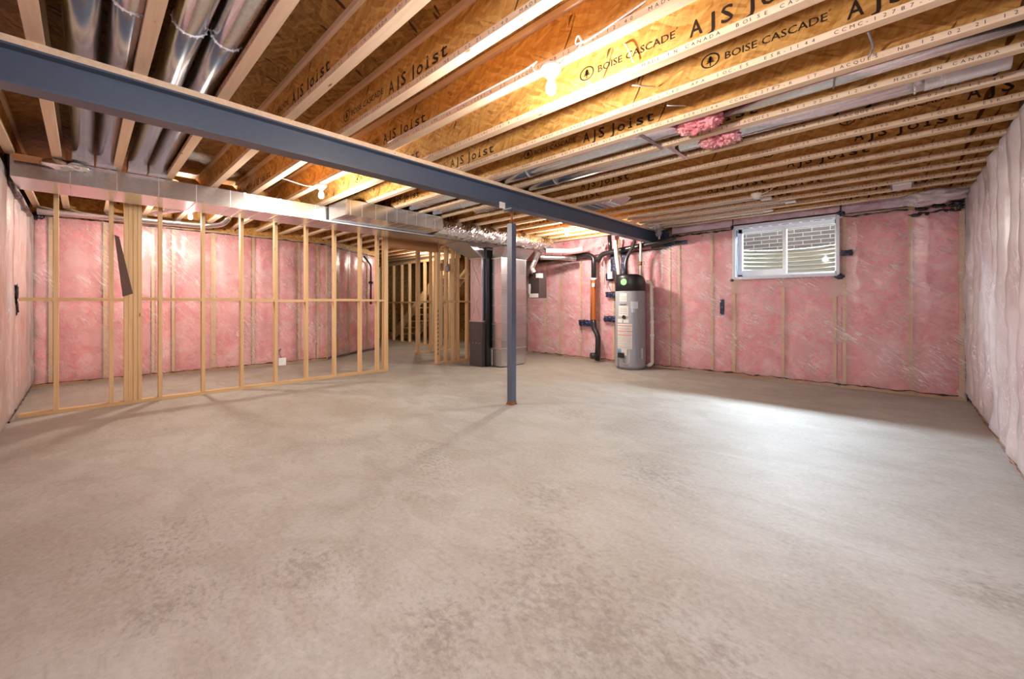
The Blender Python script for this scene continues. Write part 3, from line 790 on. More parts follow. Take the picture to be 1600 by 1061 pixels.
# ------------------------------------------------------------------ round pipes in the joist bays
def pipe(x0, x1, y, z, r, label, group, seams=(), boot=None, mat=None):
    t = thing('duct_pipe', label, 'duct', (x0, y, z), group)
    body = MB().tube([(x0, y, z), (x1, y, z)], r, 28)
    for s in seams:
        pts = [(s, y, z), (s+.012, y, z)]
        b = MB().tube(pts, r+.004, 28)
        for q in range(9):
            a = -PI*q/8
            b.blob((s+.006, y+(r+.004)*math.cos(a), z+(r+.004)*math.sin(a)), .006,.006,.006, 0, 1, 4)
        body.join(b)
    body.build('pipe', [mat or M['pipe'], M['seam']], t)
    if boot:
        b = MB(); xx = x0
        b.hexa([(xx-.12,y-.076,2.586),(xx+.03,y-.074,2.586),(xx+.03,y+.074,2.586),(xx-.12,y+.076,2.586),(xx-.12,y-.076,2.70),(xx+.05,y-.068,2.76),(xx+.05,y+.068,2.76),(xx-.12,y+.076,2.70)])
        b.build('boot', M['galv'], t)
    return t
g = 'pairs of round ducts at the upper left'
zp = 2.685
for k, (dy0, dy1) in ((0, (.172, .336)), (1, (.150, .312))):
    for i, dy in enumerate((dy0, dy1)):
        pipe(-5.76, .45, jy(k)+dy, zp, .072, 'shiny round duct, %s of the pair between the %s joists at left' % (('left','right')[i], ('first and second','second and third')[k]), g, (-2.72,), True)
pipe(-3.9, -1.2, jy(8)+.22, 2.672, .078, 'shiny round duct in the bay nearer the camera, ending at a pink tuft', 'round ducts over the room centre', (-2.95,))
pipe(-3.9, .46, jy(9)+.22, 2.672, .078, 'long shiny round duct one joist bay beyond, running to the right wall', 'round ducts over the room centre', (-2.9, .05))
pipe(-6.5, -3.9, jy(8)+.22, 2.672, .078, 'round duct past the beam, nearer of two left of the post', 'round ducts beyond the beam', (-4.9,))
pipe(-6.5, -3.9, jy(9)+.22, 2.672, .078, 'round duct past the beam, farther of two left of the post', 'round ducts beyond the beam', (-4.6,))
pipe(-1.2, .46, jy(8)+.30, 2.70, .055, 'thin duct continuing right from the pink tuft', 'round ducts over the room centre', ())
for (x, y) in ((-1.55, jy(8)+.22), (-1.49, jy(9)+.22)):
    b = MB(); b.box(x-.018, x+.018, y-.22, y+.19, 2.583, 2.588); b.tube([(x,y+.19,2.58),(x,y+.19,2.60)], .014, 8)
    o = b.build('hanger_strap', M['galv']); tag(o, 'metal strap holding up the %s duct left of the pink tufts' % ('nearer' if y < jy(9) else 'farther'), 'strap', 'duct hanger straps')
for i, (x, y) in enumerate(((-1.17, jy(8)+.2), (-1.14, jy(9)+.2))):
    b = MB(); b.blob((x, y, 2.645), .13, .13, .075, .45, 9, 30, 4+i*7); b.blob((x+.10, y-.02, 2.62), .08, .1, .055, .5, 9, 22, 14+i*3); b.blob((x-.10, y+.02, 2.62), .06, .08, .045, .5, 9, 18, 24+i*3)
    o = b.build('insulation_tuft', M['pink']); tag(o, 'pink insulation stuffed around the %s duct in the ceiling' % ('nearer' if i == 0 else 'farther'), 'insulation', 'pink tufts around the ducts')
o = MB().tube([(.10+i*.02, jy(9)+.22, 2.672) for i in range(19)], .08, 20, True, [.082+.006*mn.noise(Vector((i*2.1,0,0))) for i in range(19)]).build('duct_wrap', M['film_right'])
tag(o, 'clear crinkled plastic over the duct end by the right wall', 'plastic wrap')
# sheet-metal panned bay near the beam
t = thing('return_air_boot', 'bright sheet-metal box between joists just beyond the beam', 'duct', (-3.25, jy(12)+.2, 2.6))
a, b_ = jy(12)+.034, jy(13)-.034
body = MB().box(-3.30, -2.82, a, b_, 2.575, 2.72)
b = MB()
for i in range(4): b.box(-3.15+i*.1, -3.145+i*.1, a, b_, 2.572, 2.5755)
body.join(b); body.build('box', [M['galv'], M['seam']], t)
MB().hexa([(-2.82,a,2.575),(-2.66,a+.06,2.64),(-2.66,b_-.06,2.64),(-2.82,b_,2.575),(-2.82,a,2.72),(-2.66,a+.06,2.76),(-2.66,b_-.06,2.76),(-2.82,b_,2.72)]).build('taper', M['seam'], t)
# white ceiling box
t = thing('ceiling_box', 'square white box set between joists near the window corner', 'fixture box', (-.02, 6.66, 2.58))
MB().box(-.11, .09, jy(16)+.034, jy(17)-.034, 2.60, 2.70).build('housing', M['grey'], t)
MB().box(-.09, .07, jy(16)+.06, jy(17)-.06, 2.578, 2.60).build('cover', M['white'], t)
# white pipes near the window
g = 'white pipes between the joists near the window'
for i, (k, r, x1) in enumerate(((15,.03,-1.35),(16,.035,-1.15),(17,.05,-1.5))):
    yy = jy(k)+.2
    o = MB().tube([(-3.3, yy, 2.63), (x1, yy, 2.63)], r, 16).build('white_pipe', M['pvc'])
    tag(o, 'white pipe lying in a joist bay, %s from the window wall' % ('third','second','first')[i], 'pipe', g)
    oo = MB().box(x1-.02, x1+.10, yy-.05, yy+.04, 2.585, 2.61).build('end_clip', M['white'], o)
# ------------------------------------------------------------------ rectangular ducts
t = thing('supply_duct', 'long rectangular galvanized duct over the left stud wall', 'duct', (-6.15, YL, 2.386))
body = MB().box(-6.52, -5.89, YL+.03, 5.3, 2.376, 2.580)
b = MB()
for y in [ -.1+.33*i for i in range(9)]: b.box(-6.522, -5.8885, y, y+.008, 2.3745, 2.581)
body.join(b)
b = MB()
for y in (1.36, 1.76):
    b.box(-6.523, -5.884, y, y+.03, 2.373, 2.582)
body.join(b)
body.join(MB().beam((-5.889,1.40,2.40), (-5.889,1.75,2.57), .003, .006))
body.join(MB().beam((-5.889,1.40,2.57), (-5.889,1.75,2.40), .003, .006)); body.build('duct_body', [M['galv'], M['seam']], t)
t = thing('return_duct', 'second rectangular galvanized duct, stepped out ahead of the first', 'duct', (-5.56, 2.38, 2.384))
body = MB().box(-5.82, -5.30, 2.38, 3.95, 2.384, 2.585)
b = MB()
for y in [2.44, 2.60]+[2.80+.165*i for i in range(7)]: b.box(-5.822, -5.298, y, y+.008, 2.3825, 2.586)
body.join(b); body.build('duct_body', [M['galv'], M['seam']], t)
b = MB(); b.box(-5.83,-5.29,2.375,2.40,2.38,2.587); b.build('end_flange', M['seam'], t)
MB().box(-5.33, -5.295, 2.5, 3.9, 2.582, 2.589).build('hanger_rail', M['seam'], t)
# sheet joining left part at the step (duct end label and wrapped boards)
t = thing('foil_wrap_duct', 'foil jacketed duct end lying on top of the rectangular duct, by the left wall', 'duct', (-5.80, -.2, 2.56))
b = MB(); b.blob((-5.80, -.12, 2.53), .045, .16, .05, .25, 5, 14, 3); b.build('foil_jacket', M['foil'], t)
MB().box(-5.84, -5.79, -.45, -.2, 2.51, 2.565).build('wood_end', M['header'], t)
# thin pipe under the ducts
o = MB().tube(smooth_path([(-5.835, 2.25, 2.372), (-5.80, 3.6, 2.368), (-5.78, 4.4, 2.362), (-5.78, 4.85, 2.36)], .1), .013, 10).build('water_line', M['liner'])
tag(o, 'thin pale blue line running along the underside of the ducts', 'pipe')
o = MB().tube([(-5.86, 2.25, 2.366), (-5.83, 3.6, 2.362), (-5.81, 4.9, 2.352)], .009, 8).build('gas_line', M['black'])
tag(o, 'thin black line beside the pale blue line under the ducts', 'pipe')
# foil insulated sleeve
def foil_tube(pts, r, nm, label, amp=.12, cat='duct', sd=0, n=40, mat=None):
    P = [Vector(p) for p in pts]; Q = []
    for i in range(len(P)-1):
        m_ = max(2, int((P[i+1]-P[i]).length/.022))
        for k in range(m_): Q.append(P[i].lerp(P[i+1], k/m_))
    Q.append(P[-1])
    b = MB(); b.tube(Q, r, n, True)
    out = []
    for i, v in enumerate(b.v):
        c = Q[min(i//n, len(Q)-1)]; d = Vector(v)-c
        w = 1+amp*(mn.noise(Vector(v)*9+Vector((sd,0,0)))+.7*abs(mn.noise(Vector(v)*24))+.35*mn.noise(Vector(v)*50))
        out.append(tuple(c+d*w))
    b.v = out
    b.sm = [False]*len(b.f)
    o = b.build(nm, mat or M['foil']); return tag(o, label, cat)
foil_tube([(-5.56,3.98,2.46),(-5.46,4.6,2.45),(-5.42,5.6,2.45),(-5.40,6.75,2.44)], .145, 'foil_duct_sleeve', 'crumpled silver foil sleeve wrapping the duct above the furnace', .13)
foil_tube([(-4.75, jy(10)+.21, 2.69),(-3.6, jy(10)+.21, 2.69)], .09, 'foil_duct_sleeve', 'short foil wrapped duct tucked between joists behind the post top', .1, sd=5)
# ------------------------------------------------------------------ furnace
t = thing('furnace', 'furnace with charcoal lower cabinet behind the post', 'furnace', (-6.0, 5.6, 0))
body = MB().box(-6.17, -5.83, 5.25, 6.0, 0.0, .86)
MB().box(-6.175, -5.826, 5.245, 6.005, .86, .885).build('cabinet_trim', M['seam'], t)
b = MB()
for z in (.45,):
    for x in (-6.08,-5.98,-5.88): b.blob((x,5.248,z), .008,.006,.008,0,1,4)
body.join(b); body.build('cabinet', [M['charcoal'], M['seam']], t)
pl = MB().box(-6.165, -5.835, 5.26, 5.98, .885, 2.09)
def crossbreak(y, x0, x1, z0, z1):
    b = MB()
    b.beam((x0,y,z0),(x1,y,z1),.004,.006,(0,1,0)); b.beam((x1,y,z0),(x0,y,z1),.004,.006,(0,1,0)); return b
c1 = crossbreak(5.258,-6.15,-5.84,.9,1.48); pl.join(c1)
c1 = crossbreak(5.258,-6.15,-5.84,1.49,2.08); pl.join(c1); pl.build('plenum', [M['galv'], M['crease']], t)
# transition from plenum up to the trunk
b = MB(); b.hexa([(-6.17,5.25,2.09),(-5.83,5.25,2.09),(-5.83,5.99,2.09),(-6.17,5.99,2.09),(-6.50,4.85,2.374),(-5.83,4.85,2.374),(-5.83,6.1,2.374),(-6.50,6.1,2.374)])
b.build('transition', M['galv'], t)
MB().box(-6.18,-5.826,5.24,6.0,2.08,2.10).build('transition_flange', M['seam'], t)
t = thing('return_air_drop', 'tall galvanized return duct dropping to a curved boot at the floor', 'duct', (-5.6, 5.8, 0))
x0, x1, y0, y1 = -5.73, -5.48, 5.44, 6.14
body = MB().box(x0, x1, y0, y1, .33, 2.08)
b = MB()
for z in (.36, .52, .82, 1.17, 1.5, 1.78): b.box(x0-.002, x1+.002, y0-.002, y1+.002, z, z+.006)
body.join(b); body.build('drop_body', [M['galv'], M['crease']], t)
b = MB()   # boot with rounded lower corner
prof = [(y0,.02)]
for i in range(9):
    a = -PI/2+PI/2*i/8; prof.append((y1-.16+.16*math.cos(a), .18+.16*math.sin(a)))
prof += [(y1,.335),(y0,.335)]
n_ = len(prof); xb0 = -5.77
b.add([(xb0,p[0],p[1]) for p in prof]+[(x1+.004,p[0],p[1]) for p in prof], [tuple(range(n_-1,-1,-1)), tuple(range(n_,2*n_))]+[(i,(i+1)%n_,(i+1)%n_+n_,i+n_) for i in range(n_)])
b.build('boot', M['galv'], t)
MB().box(xb0-.002, x1+.008, y0-.006, y1+.004, .335, .36).build('boot_collar', M['seam'], t)
MB().box(xb0, xb0+.035, y0-.012, y0, .02, .335).build('filter_rack', M['seam'], t)
b = MB(); b.hexa([(x0,y0,2.08),(x1,y0,2.08),(x1,y1,2.08),(x0,y1,2.08),(-5.60,y0-.1,2.27),(-5.28,y0-.1,2.27),(-5.28,y1+.03,2.27),(-5.60,y1+.03,2.27)])
b.build('transition', M['galv'], t)
MB().box(x0-.01, x1+.01, y0-.01, y1+.01, 2.07, 2.09).build('transition_flange', M['seam'], t)
o = MB().box(-5.822, -5.775, 5.34, 5.60, .0, 2.30).build('black_gap_strip', M['black']); tag(o, 'tall black strip in the gap between furnace and return duct', 'strip')  # plain black box filling the gap beside the furnace
foil_tube([(-5.30,6.30,2.25),(-5.38,6.31,2.10),(-5.45,6.27,1.93),(-5.40,6.30,1.84)], .055, 'flexible_duct', 'short crinkled foil hose bent down beside the furnace ducts', .12, sd=9, n=22)
t = thing('control_box', 'dark brown ventilation box mounted behind the return duct', 'control box', (-5.45, 6.4, 1.5))
MB().box(-5.62, -5.34, 6.38, 6.62, 1.33, 1.84).build('housing', M['bronze'], t)
for bx in ((-5.42,-5.338,6.374,6.50,1.74,1.83),(-5.60,-5.36,6.374,6.38,1.34,1.42),(-5.62,-5.57,6.374,6.38,1.42,1.62)): MB().box(*bx).build('sticker', M['paper'], t)
# exhaust run over to the right
o = foil_tube([(-5.30,6.55,2.30),(-4.95,6.95,2.30),(-4.7,7.0,2.33)], .045, 'vent_pipe', 'pale vent pipe bending toward the window wall above the dark box', .03, 'pipe', 2, 20, M['pvc'])
o = foil_tube([(-5.45,6.55,2.18),(-5.1,6.9,2.17),(-4.95,7.1,2.16)], .05, 'flexible_duct', 'silver hose running back to the window wall behind the dark box', .08, 'duct', 3, 20)
# ------------------------------------------------------------------ water heater
HX, HY_ = -3.72, 7.12
t = thing('water_heater', 'tall grey cylindrical water heater with black cap by the window wall', 'water heater', (HX, HY_, 0))
R = .275
MB().lathe([(R-.02,0.0),(R-.02,.03),(R,.035),(R+.004,.06),(R,.07),(R,1.44),(R-.003,1.45)], (HX,HY_,0), 48).build('tank', M['tank'], t)
b = MB(); n = 48; vs = []
prof = [(1.,1.445),(1.02,1.45),(1.02,1.56),(1.0,1.62),(.95,1.66)]
cs = (.723,.691)  # image-right direction
for r, z in prof:
    for k in range(n):
        a = 2*PI*k/n; x = R*r*math.cos(a); y = R*r*math.sin(a)
        s = (x*cs[0]+y*cs[1])/R
        zz = z + (z-1.45)*.45*(1-max(0, s)**2*1.2) if z > 1.5 else z
        vs.append((HX+x, HY_+y, zz))
fs = [(i*n+k, i*n+(k+1)%n, (i+1)*n+(k+1)%n, (i+1)*n+k) for i in range(4) for k in range(n)]
sm = [True]*len(fs); fs += [tuple(range(n-1,-1,-1)), tuple(range(4*n,5*n))]; sm += [False, True]
b.add(vs, fs, sm); b.build('cap', M['black'], t)
# curved stickers on the tank
vd = math.atan2(-HY_, -HX)        # toward the camera
def sticker(a0, a1, z0, z1, mat, nm='sticker', off=.002, rr=R):
    b = MB(); m_ = 8
    b.grid(m_, 1, lambda s, q: (HX+(rr+off)*math.cos(vd+a0+(a1-a0)*s), HY_+(rr+off)*math.sin(vd+a0+(a1-a0)*s), z0+(z1-z0)*q))
    b.build(nm, mat, t)
# angle increasing = toward image right
sticker(-.75,-.22,1.25,1.40,M['paper']); sticker(-.72,-.24,1.185,1.205,M['charcoal']); sticker(-.85,-.12,.98,1.17,M['paper']); sticker(-.95,.12,.38,.84,M['paper'])
sticker(-.95,-.55,.86,.93,M['paper']); sticker(-.45,-.1,.86,.93,M['paper']); sticker(-.6,-.22,.26,.38,M['paper'])
sticker(-.85,-.62,.30,.36,M['blue'],off=.003); sticker(.02,.52,1.12,1.25,M['liner']); sticker(.05,.28,1.05,1.12,M['liner'])
for z in (.80,.70,.63): sticker(-.92,.08,z,z+.012,M['red'],'print_line',.004)
for z in (.76,.74,.67,.60,.57,.54,.51,.47,.43,.40): sticker(-.88,.02,z,z+.005,M['grey'],'print_line',.004)
for z in (1.34,1.31,1.28): sticker(-.70,-.27,z,z+.006,M['grey'],'print_line',.004)
for z in (1.13,1.10,1.07,1.03): sticker(-.80,-.2,z,z+.006,M['grey'],'print_line',.004)
sticker(-.62,-.60,1.195,1.197,M['white'])
b = MB(); b.tube([(HX+(R)*math.cos(vd-.42), HY_+R*math.sin(vd-.42), .965),(HX+(R+.012)*math.cos(vd-.42), HY_+(R+.012)*math.sin(vd-.42), .965)], .034, 20); b.build('knob', M['black'], t)
b = MB(); b.tube([(HX+(R*1.02)*math.cos(vd-.42), HY_+R*1.02*math.sin(vd-.42), 1.61),(HX+(R*1.02+.006)*math.cos(vd-.42), HY_+(R*1.02+.006)*math.sin(vd-.42), 1.61)], .06, 24); b.build('badge', M['green'], t)
b = MB()
for i in range(12):
    u = i/11; a = .20+.20*u; z = 1.12-1.0*u
    b.add([(HX+(R+.004)*math.cos(vd+a+q), HY_+(R+.004)*math.sin(vd+a+q), z) for q in (-.02,.02)], [])
b.f += [(2*i,2*i+1,2*i+3,2*i+2) for i in range(11)]; b.sm += [True]*11
b.build('blue_strip', M['blue'], t)
b = MB(); c = (HX+(R+.04)*math.cos(vd-.55), HY_+(R+.04)*math.sin(vd-.55), .27); b.box(c[0]-.045,c[0]+.045,c[1]-.04,c[1]+.04,c[2]-.045,c[2]+.04); b.build('gas_valve', M['black'], t)
q = lambda a, r, z: (HX+(R+r)*math.cos(vd+a), HY_+(R+r)*math.sin(vd+a), z)
MB().tube(smooth_path([q(-.5,.03,.22),q(-.45,.03,.10),q(-.1,.03,.12),q(-.05,.02,.2),q(-.05,.01,.36),q(-.2,.01,.40)],.05), .006, 8).build('gas_tube', M['pvc'], t)
MB().tube(smooth_path([q(-.8,.02,.36),q(-.85,.03,.2),q(-.8,.02,.03)],.05), .008, 8).build('gas_supply', M['grey'], t)
b = MB(); b.box(*sorted((q(.75,.0,0)[0],q(.75,.05,0)[0])), *sorted((q(.75,.0,0)[1],q(.75,.05,0)[1])), .2,.40); b.build('drain_guard', M['grey'], t)
# pipes around the heater
o = MB().tube(smooth_path([(-3.90,7.05,1.70),(-3.98,7.08,2.1),(-4.02,7.1,2.42)],.1), .042, 16).build('exhaust_pipe', M['pvc']); tag(o, 'fat white exhaust pipe rising from the water heater cap', 'pipe')
MB().lathe([(.052,0),(.052,.06)], (-4.02,7.1,2.37), 16).build('coupling', M['white'], o)
o = MB().tube(smooth_path([(-3.78,7.05,1.70),(-3.80,7.08,2.05),(-3.66,7.14,2.3),(-3.62,7.16,2.55)],.25), .033, 14).build('intake_pipe', M['abs']); tag(o, 'curved black pipe rising from the water heater cap', 'pipe')
o = MB().tube([(-3.56,7.22,1.70),(-3.56,7.22,2.56)], .022, 12).build('water_pipe', M['pvc']); tag(o, 'thin beige pipe rising behind the right side of the heater cap', 'pipe')
MB().tube([(-3.56,7.22,1.93),(-3.56,7.22,2.0)], .03, 12).build('coupling', M['rust'], o)
o = MB().tube(smooth_path([(-3.44,7.2,1.62),(-3.36,7.24,1.60),(-3.35,7.25,.9),(-3.35,7.25,.10),(-3.42,7.2,.06)],.05), .032, 14).build('relief_pipe', M['pvc']); tag(o, 'white relief pipe running down the right side of the heater', 'pipe')
for z in (.6,.85,1.1,1.5): MB().tube([(-3.352,7.25,z),(-3.352,7.25,z+.05)], .037, 12).build('coupling', M['white'], o)
# drain stack
DX, DY = -4.66, 7.34
t = thing('drain_stack', 'black drain stack with amber middle section left of the heater', 'pipe', (DX, DY, 0))
MB().tube(smooth_path([(-6.15,7.30,2.20),(-4.80,7.32,2.25),(DX,DY,2.18),(DX,DY,1.72)],.12), .052, 18).build('upper_pipe', M['abs'], t)
b = MB(); 
rad = []
pts = []
for i in range(61):
    z = 1.72-.86*i/60; pts.append((DX,DY,z)); rad.append(.052+.003*math.cos(i*PI))
b.tube(pts, .05, 18, True, rad); b.build('amber_section', M['amber'], t)
b = MB(); b.tube([(DX-.05,DY-.015,1.72),(DX-.05,DY-.015,.86)], .02, 10); b.build('side_line', M['rust'], t)
MB().tube(smooth_path([(DX,DY,.88),(DX,DY,.72),(DX+.12,DY-.02,.55),(DX+.10,DY-.02,.04)],.1), .055, 18).build('lower_pipe', M['abs'], t)
MB().tube([(DX+.10,DY-.02,.14),(DX+.02,DY-.14,.14)], .062, 18).build('cleanout', M['abs'], t)
MB().tube([(DX,DY,1.70),(DX,DY,1.75)], .06, 16).build('collar', M['white'], t)
MB().box(DX+.0,DX+.06,DY-.07,DY-.055,1.56,1.64).build('sticker', M['paper'], t)
o = MB().tube(smooth_path([(DX+.115,DY-.03,2.08),(-4.45,7.3,2.22),(-4.2,7.3,2.25),(-3.1,7.3,2.36),(-2.95,7.32,2.40)],.12), .05, 16).build('drain_branch', M['abs']); tag(o, 'black drain branch sloping right behind the heater pipes to the beam', 'pipe')
MB().tube([(-4.25,7.3,2.26),(-4.27,7.3,2.6)], .04, 14).build('vent_riser', M['abs'], o)
# tape patches, valves and wires on the wall left of the heater
def patch(x, z, w, h, label, sd=0, mat='tape', y=7.46):
    b = MB(); n = 28; ring = []
    for i in range(n):
        an = 2*PI*i/n; c_, s_ = math.cos(an), math.sin(an); m_ = max(abs(c_), abs(s_))
        jx = 1+.22*mn.noise(Vector((i*1.7, sd, 0))); ring.append((x+c_/m_*w/2*jx, z+s_/m_*h/2*(1+.3*mn.noise(Vector((i*2.3, sd, 5))))))
    vs = [(p, y, q) for p, q in ring]+[(p, y+.012, q) for p, q in ring]+[(x, y-.012, z)]
    b.add(vs, [((i+1) % n, i, 2*n) for i in range(n)]+[(i, (i+1) % n, n+(i+1) % n, n+i) for i in range(n)])
    o = b.build('wall_tape_patch', M['tape_patch']); tag(o, label, 'tape', 'dark tape patches on the plastic sheet')
patch(-4.93,.80,.36,.13,'dark blue tape strip left of the lower drain stack',1)
patch(-4.33,.90,.34,.12,'dark blue tape strip between lower drain stack and heater',2)
patch(-4.27,2.02,.12,.55,'tall dark tape strip left of the white exhaust pipe',3,y=7.45)
patch(-4.05,2.05,.10,.5,'tall dark tape strip behind the white exhaust pipe',4)
patch(-4.30,1.40,.30,.12,'dark tape strip at the valve left of the heater top',5)
patch(-4.36,1.76,.18,.16,'dark tape patch around the white shut-off box',6)
patch(-2.215,1.15,.07,.26,'upright dark tape patch on the pink wall left of the window',7)
patch(-.58,1.93,.15,.08,'small dark tape patch right of the window',8)
patch(-3.0,2.32,.42,.07,'ragged dark tape under the end of the beam',9)
patch(-3.20,2.42,.16,.26,'dark tape around the beam pocket in the window wall',10,y=7.44)
t = thing('shutoff_box', 'small white valve box on the wall left of the heater', 'valve box', (-4.3, 7.42, 1.8))
MB().box(-4.36,-4.26,7.38,7.44,1.72,1.86).build('box', M['white'], t)
MB().tube(smooth_path([(-4.33,7.40,1.72),(-4.36,7.40,1.6),(-4.28,7.40,1.46),(-4.15,7.38,1.2),(-4.10,7.36,1.25)],.05), .006, 6).build('cable', M['black'], t)
for i, (x, z0, z1) in enumerate(((-4.47,1.6,2.45),(-4.12,.0,2.5))):
    o = MB().tube([(x,7.43,z0),(x,7.43,z1)], .012 if i == 0 else .02, 8).build('riser_pipe', (M['pvc'], M['stud'])[i]); tag(o, ('thin pale riser pipe left of the blue taped strip','thin tan strip running full height just left of the heater')[i], 'pipe')
for i in range(1):
    b = MB()
    for k in range(5):
        a = -.8+.4*k
        b.tube(smooth_path([(-4.47,7.42,2.32),(-4.47+.10*a,7.40,2.45),(-4.47+.22*a,7.38,2.36+.03*k)],.05), .008, 6)
    o = b.build('plastic_tie', M['pvc']); tag(o, 'gathered wisp of clear plastic above the riser pipe', 'plastic')
# crumpled insulation on beam end and in the corner
b = MB(); b.blob((-3.20,7.08,2.60),.09,.24,.045,.8,7,18,3); b.blob((-3.21,7.22,2.53),.035,.07,.09,.9,7,14,8)
o = b.build('insulation_tuft', M['film_right']); tag(o, 'crumpled lilac plastic wad on top of the beam by the window wall', 'insulation', 'crumpled insulation wads')
b = MB(); b.blob((.28,7.30,2.535),.26,.13,.075,.35,5,20,5)
o = b.build('insulation_bundle', M['pink']); tag(o, 'plastic wrapped pink bundle in the top right corner', 'insulation', 'crumpled insulation wads')
MB().blob((.28,7.29,2.535),.275,.145,.085,.38,5,20,5).build('plastic_wrap', M['film_right'], o)
b = MB()
for i in range(16):
    x = .06+.46*random.random(); z = 2.36+.10*random.random(); b.blob((x,YW-.015,z), .02+.03*random.random(), .012, .012+.012*random.random(), .6, 6, 8, i)
o = b.build('caulk_smear', M['caulk']); o.parent = W
# round pipe high along the far wall
t = thing('far_wall_pipe', 'pale round duct high along the far pink wall, elbow at its right end', 'duct', (-8.55, 0, 2.5))
MB().tube(smooth_path([(-8.62,-.45,2.50),(-8.6,.6,2.53),(-8.6,1.45,2.55),(-8.45,1.66,2.60),(-8.35,1.72,2.75)],.12), .062, 20).build('pipe', M['pipe'], t)
o = foil_tube([(-8.3,.75,2.62),(-7.9,.95,2.66),(-7.7,1.2,2.68)], .07, 'flexible_duct', 'silver foil hose above the far bulb', .12, 'duct', 6, 20)

# ------------------------------------------------------------------ bulbs
def bulb(x, y, label, lit=True, power=60, col=(1,.90,.78), joist=True, z=None):
    z = z or J
    t = thing('ceiling_light', label, 'light', (x, y, z), 'bare bulb lampholders')
    lh = MB().lathe([(.062,-.0),(.062,-.012),(.055,-.03),(.034,-.055),(.030,-.062)], (x,y,z), 28).build('lampholder', M['porcelain'], t)
    if lit:
        prof = [(.014,-.055),(.016,-.075),(.026,-.10),(.031,-.125),(.028,-.147),(.016,-.162),(.003,-.166)]
        o = MB().lathe([(r_, h_) for r_, h_ in prof], (0,0,0), 24).build('bulb', M['bulb']); o.location = (0,0,0); o.parent = lh
        lh_off = Vector((x,y,z))-Vector(t.location)
        ld = bpy.data.lights.new('bulb_light', 'POINT'); ld.energy = power; ld.color = col; ld.shadow_soft_size = .045
        lo = bpy.data.objects.new('bulb_light', ld); COL.objects.link(lo); lo.location = (x, y, z-.20)
    return t
bulb(-1.49, 1.888, 'bright bare bulb in a white lampholder on the nearest lit joist', True, 38)
bulb(-4.88, 1.90, 'bare bulb beyond the beam, above the left stud wall', True, 44)
bulb(-4.40, 6.04, 'small lit bulb past the post near the water heater', True, 72)
bulb(-7.45, 1.06, 'lit bulb behind the studs, near the far pink wall', True, 42)
bulb(-1.33, 5.83, 'unlit white lampholder on the ceiling in front of the window', False)
bulb(-9.6, 6.3, 'lit bulb in the back room past the doorway', True, 24)
bulb(-.15, .66, 'added cool white bulb over the near corner of the floor, out of view', True, 36, (.80,.89,1))  # unseen bulb, added to brighten the near floor and right wall
# wiring
def wire(pts, label, r=.005, mat='white', grp='loose wires on the ceiling'):
    o = MB().tube(smooth_path(pts, .04, 5), r, 6).build('electric_wire', M[mat]); tag(o, label, 'wire', grp)
yk = jy(5)
wire([(-1.44,yk,2.575),(-1.31,yk-.05,2.56),(-1.24,yk-.05,2.60),(-1.27,yk-.05,2.66),(-1.30,yk-.04,2.62),(-1.22,yk-.035,2.61),(-1.0,yk-.03,2.64),(-.9,yk-.012,2.67)], 'white cable curling up right of the nearest bulb')
wire([(-1.54,yk,2.575),(-1.57,yk-.05,2.57),(-1.60,yk-.05,2.62),(-1.56,yk-.04,2.64),(-1.66,yk-.036,2.63),(-2.4,yk-.036,2.632),(-3.3,yk-.036,2.632)], 'cable running left from the nearest bulb along its joist')
wire([(-4.94,yk,2.57),(-5.1,yk-.1,2.60),(-5.2,yk-.30,2.66),(-5.4,jy(4)+.02,2.70)], 'cable looping left from the second bulb')
wire([(-1.24,jy(6)-.012,2.80),(-1.21,jy(6)-.045,2.77),(-1.18,jy(6)-.045,2.70),(-1.165,jy(6)-.04,2.645)], 'white wire hanging against the web with the tree logo')
wire([(-1.25,jy(7)-.3,2.60),(-1.22,jy(7)-.04,2.68)], 'thin wire bridging two joists beside the tree logo stamp', .004)
wire([(-1.20,jy(8)-.3,2.60),(-1.17,jy(8)-.04,2.68)], 'thin wire bridging the next two joists behind', .004)
wire([(-.13,jy(8)-.36,2.60),(-.12,jy(8)-.05,2.66),(-.14,jy(8)-.05,2.61)], 'grey wire bridging joists at the upper right', .006, 'grey')
wire([(-.30,jy(9)-.36,2.62),(-.33,jy(9)-.15,2.62)], 'short grey wire stub one bay further at the upper right', .006, 'grey')
wire([(-1.28,5.83,2.57),(-1.2,5.85,2.60),(-1.1,5.83,2.66),(-.95,5.8,2.68),(-1.05,5.75,2.72)], 'white cable curling from the unlit lampholder')
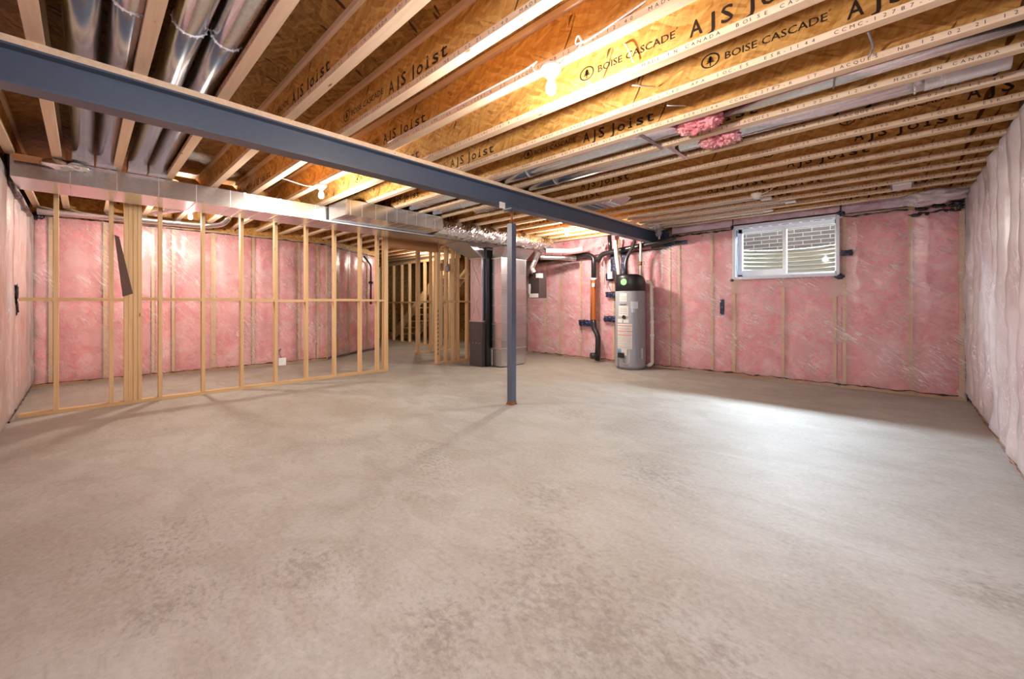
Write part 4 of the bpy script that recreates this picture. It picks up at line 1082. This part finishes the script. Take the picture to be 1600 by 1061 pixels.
wire([(-6.70,5.13,2.35),(-6.69,5.12,2.1),(-6.70,5.10,1.98)], 'cable dangling to a small junction box right of the doorway', .006, 'grey')
t = thing('junction_box', 'small pale junction box hanging on a stud right of the doorway', 'electrical box', (-6.70, 5.1, 1.92))
MB().lathe([(.02,-.06),(.045,-.04),(.05,0),(.045,.04),(.02,.06)], (-6.69,5.10,1.92), 14).build('box', M['grey'], t)

# ------------------------------------------------------------------ light from outside
# bright open sky between the houses, seen from the window at about 45 degrees
sd = bpy.data.lights.new('skylight', 'AREA'); sd.shape = 'RECTANGLE'; sd.size = 1.9; sd.size_y = .85; sd.energy = 1350; sd.color = (.78,.89,1)
so = bpy.data.objects.new('skylight', sd); COL.objects.link(so)
so.location = (-1.35, 8.62, 3.08)
so.rotation_euler = (Vector((-1.35, 7.62, 2.13))-Vector(so.location)).to_track_quat('-Z', 'Y').to_euler()
w = bpy.data.worlds.new('sky'); SC.world = w; w.use_nodes = True; w.cycles.sampling_method = 'NONE'
bg = w.node_tree.nodes['Background']; bg.inputs[0].default_value = (.72,.85,1,1); bg.inputs[1].default_value = 2.6

# ------------------------------------------------------------------ camera
cd = bpy.data.cameras.new('camera'); cd.sensor_width = 36; cd.sensor_fit = 'HORIZONTAL'
cd.lens = 36*639/1600; cd.shift_y = -(530.5-475.5)/1600; cd.clip_start = .02
co = bpy.data.objects.new('camera', cd); COL.objects.link(co)
co.location = (0,0,1.2); co.rotation_euler = (PI/2, 0, math.radians(43.717))
SC.camera = co
for o in SC.objects:
    if '_w' in o: del o['_w']
vs = SC.view_settings; vs.view_transform = 'Standard'; vs.look = 'None'; vs.gamma = 1; vs.use_curve_mapping = False; vs.exposure = 1.28
SC.cycles.use_denoising = True
SC.cycles.max_bounces = 10; SC.cycles.diffuse_bounces = 5; SC.cycles.transparent_max_bounces = 16; SC.cycles.sample_clamp_indirect = 3; SC.cycles.sample_clamp_direct = 12; SC.cycles.denoising_prefilter = 'ACCURATE'; SC.cycles.denoising_input_passes = 'RGB_ALBEDO_NORMAL'; SC.cycles.caustics_reflective = False
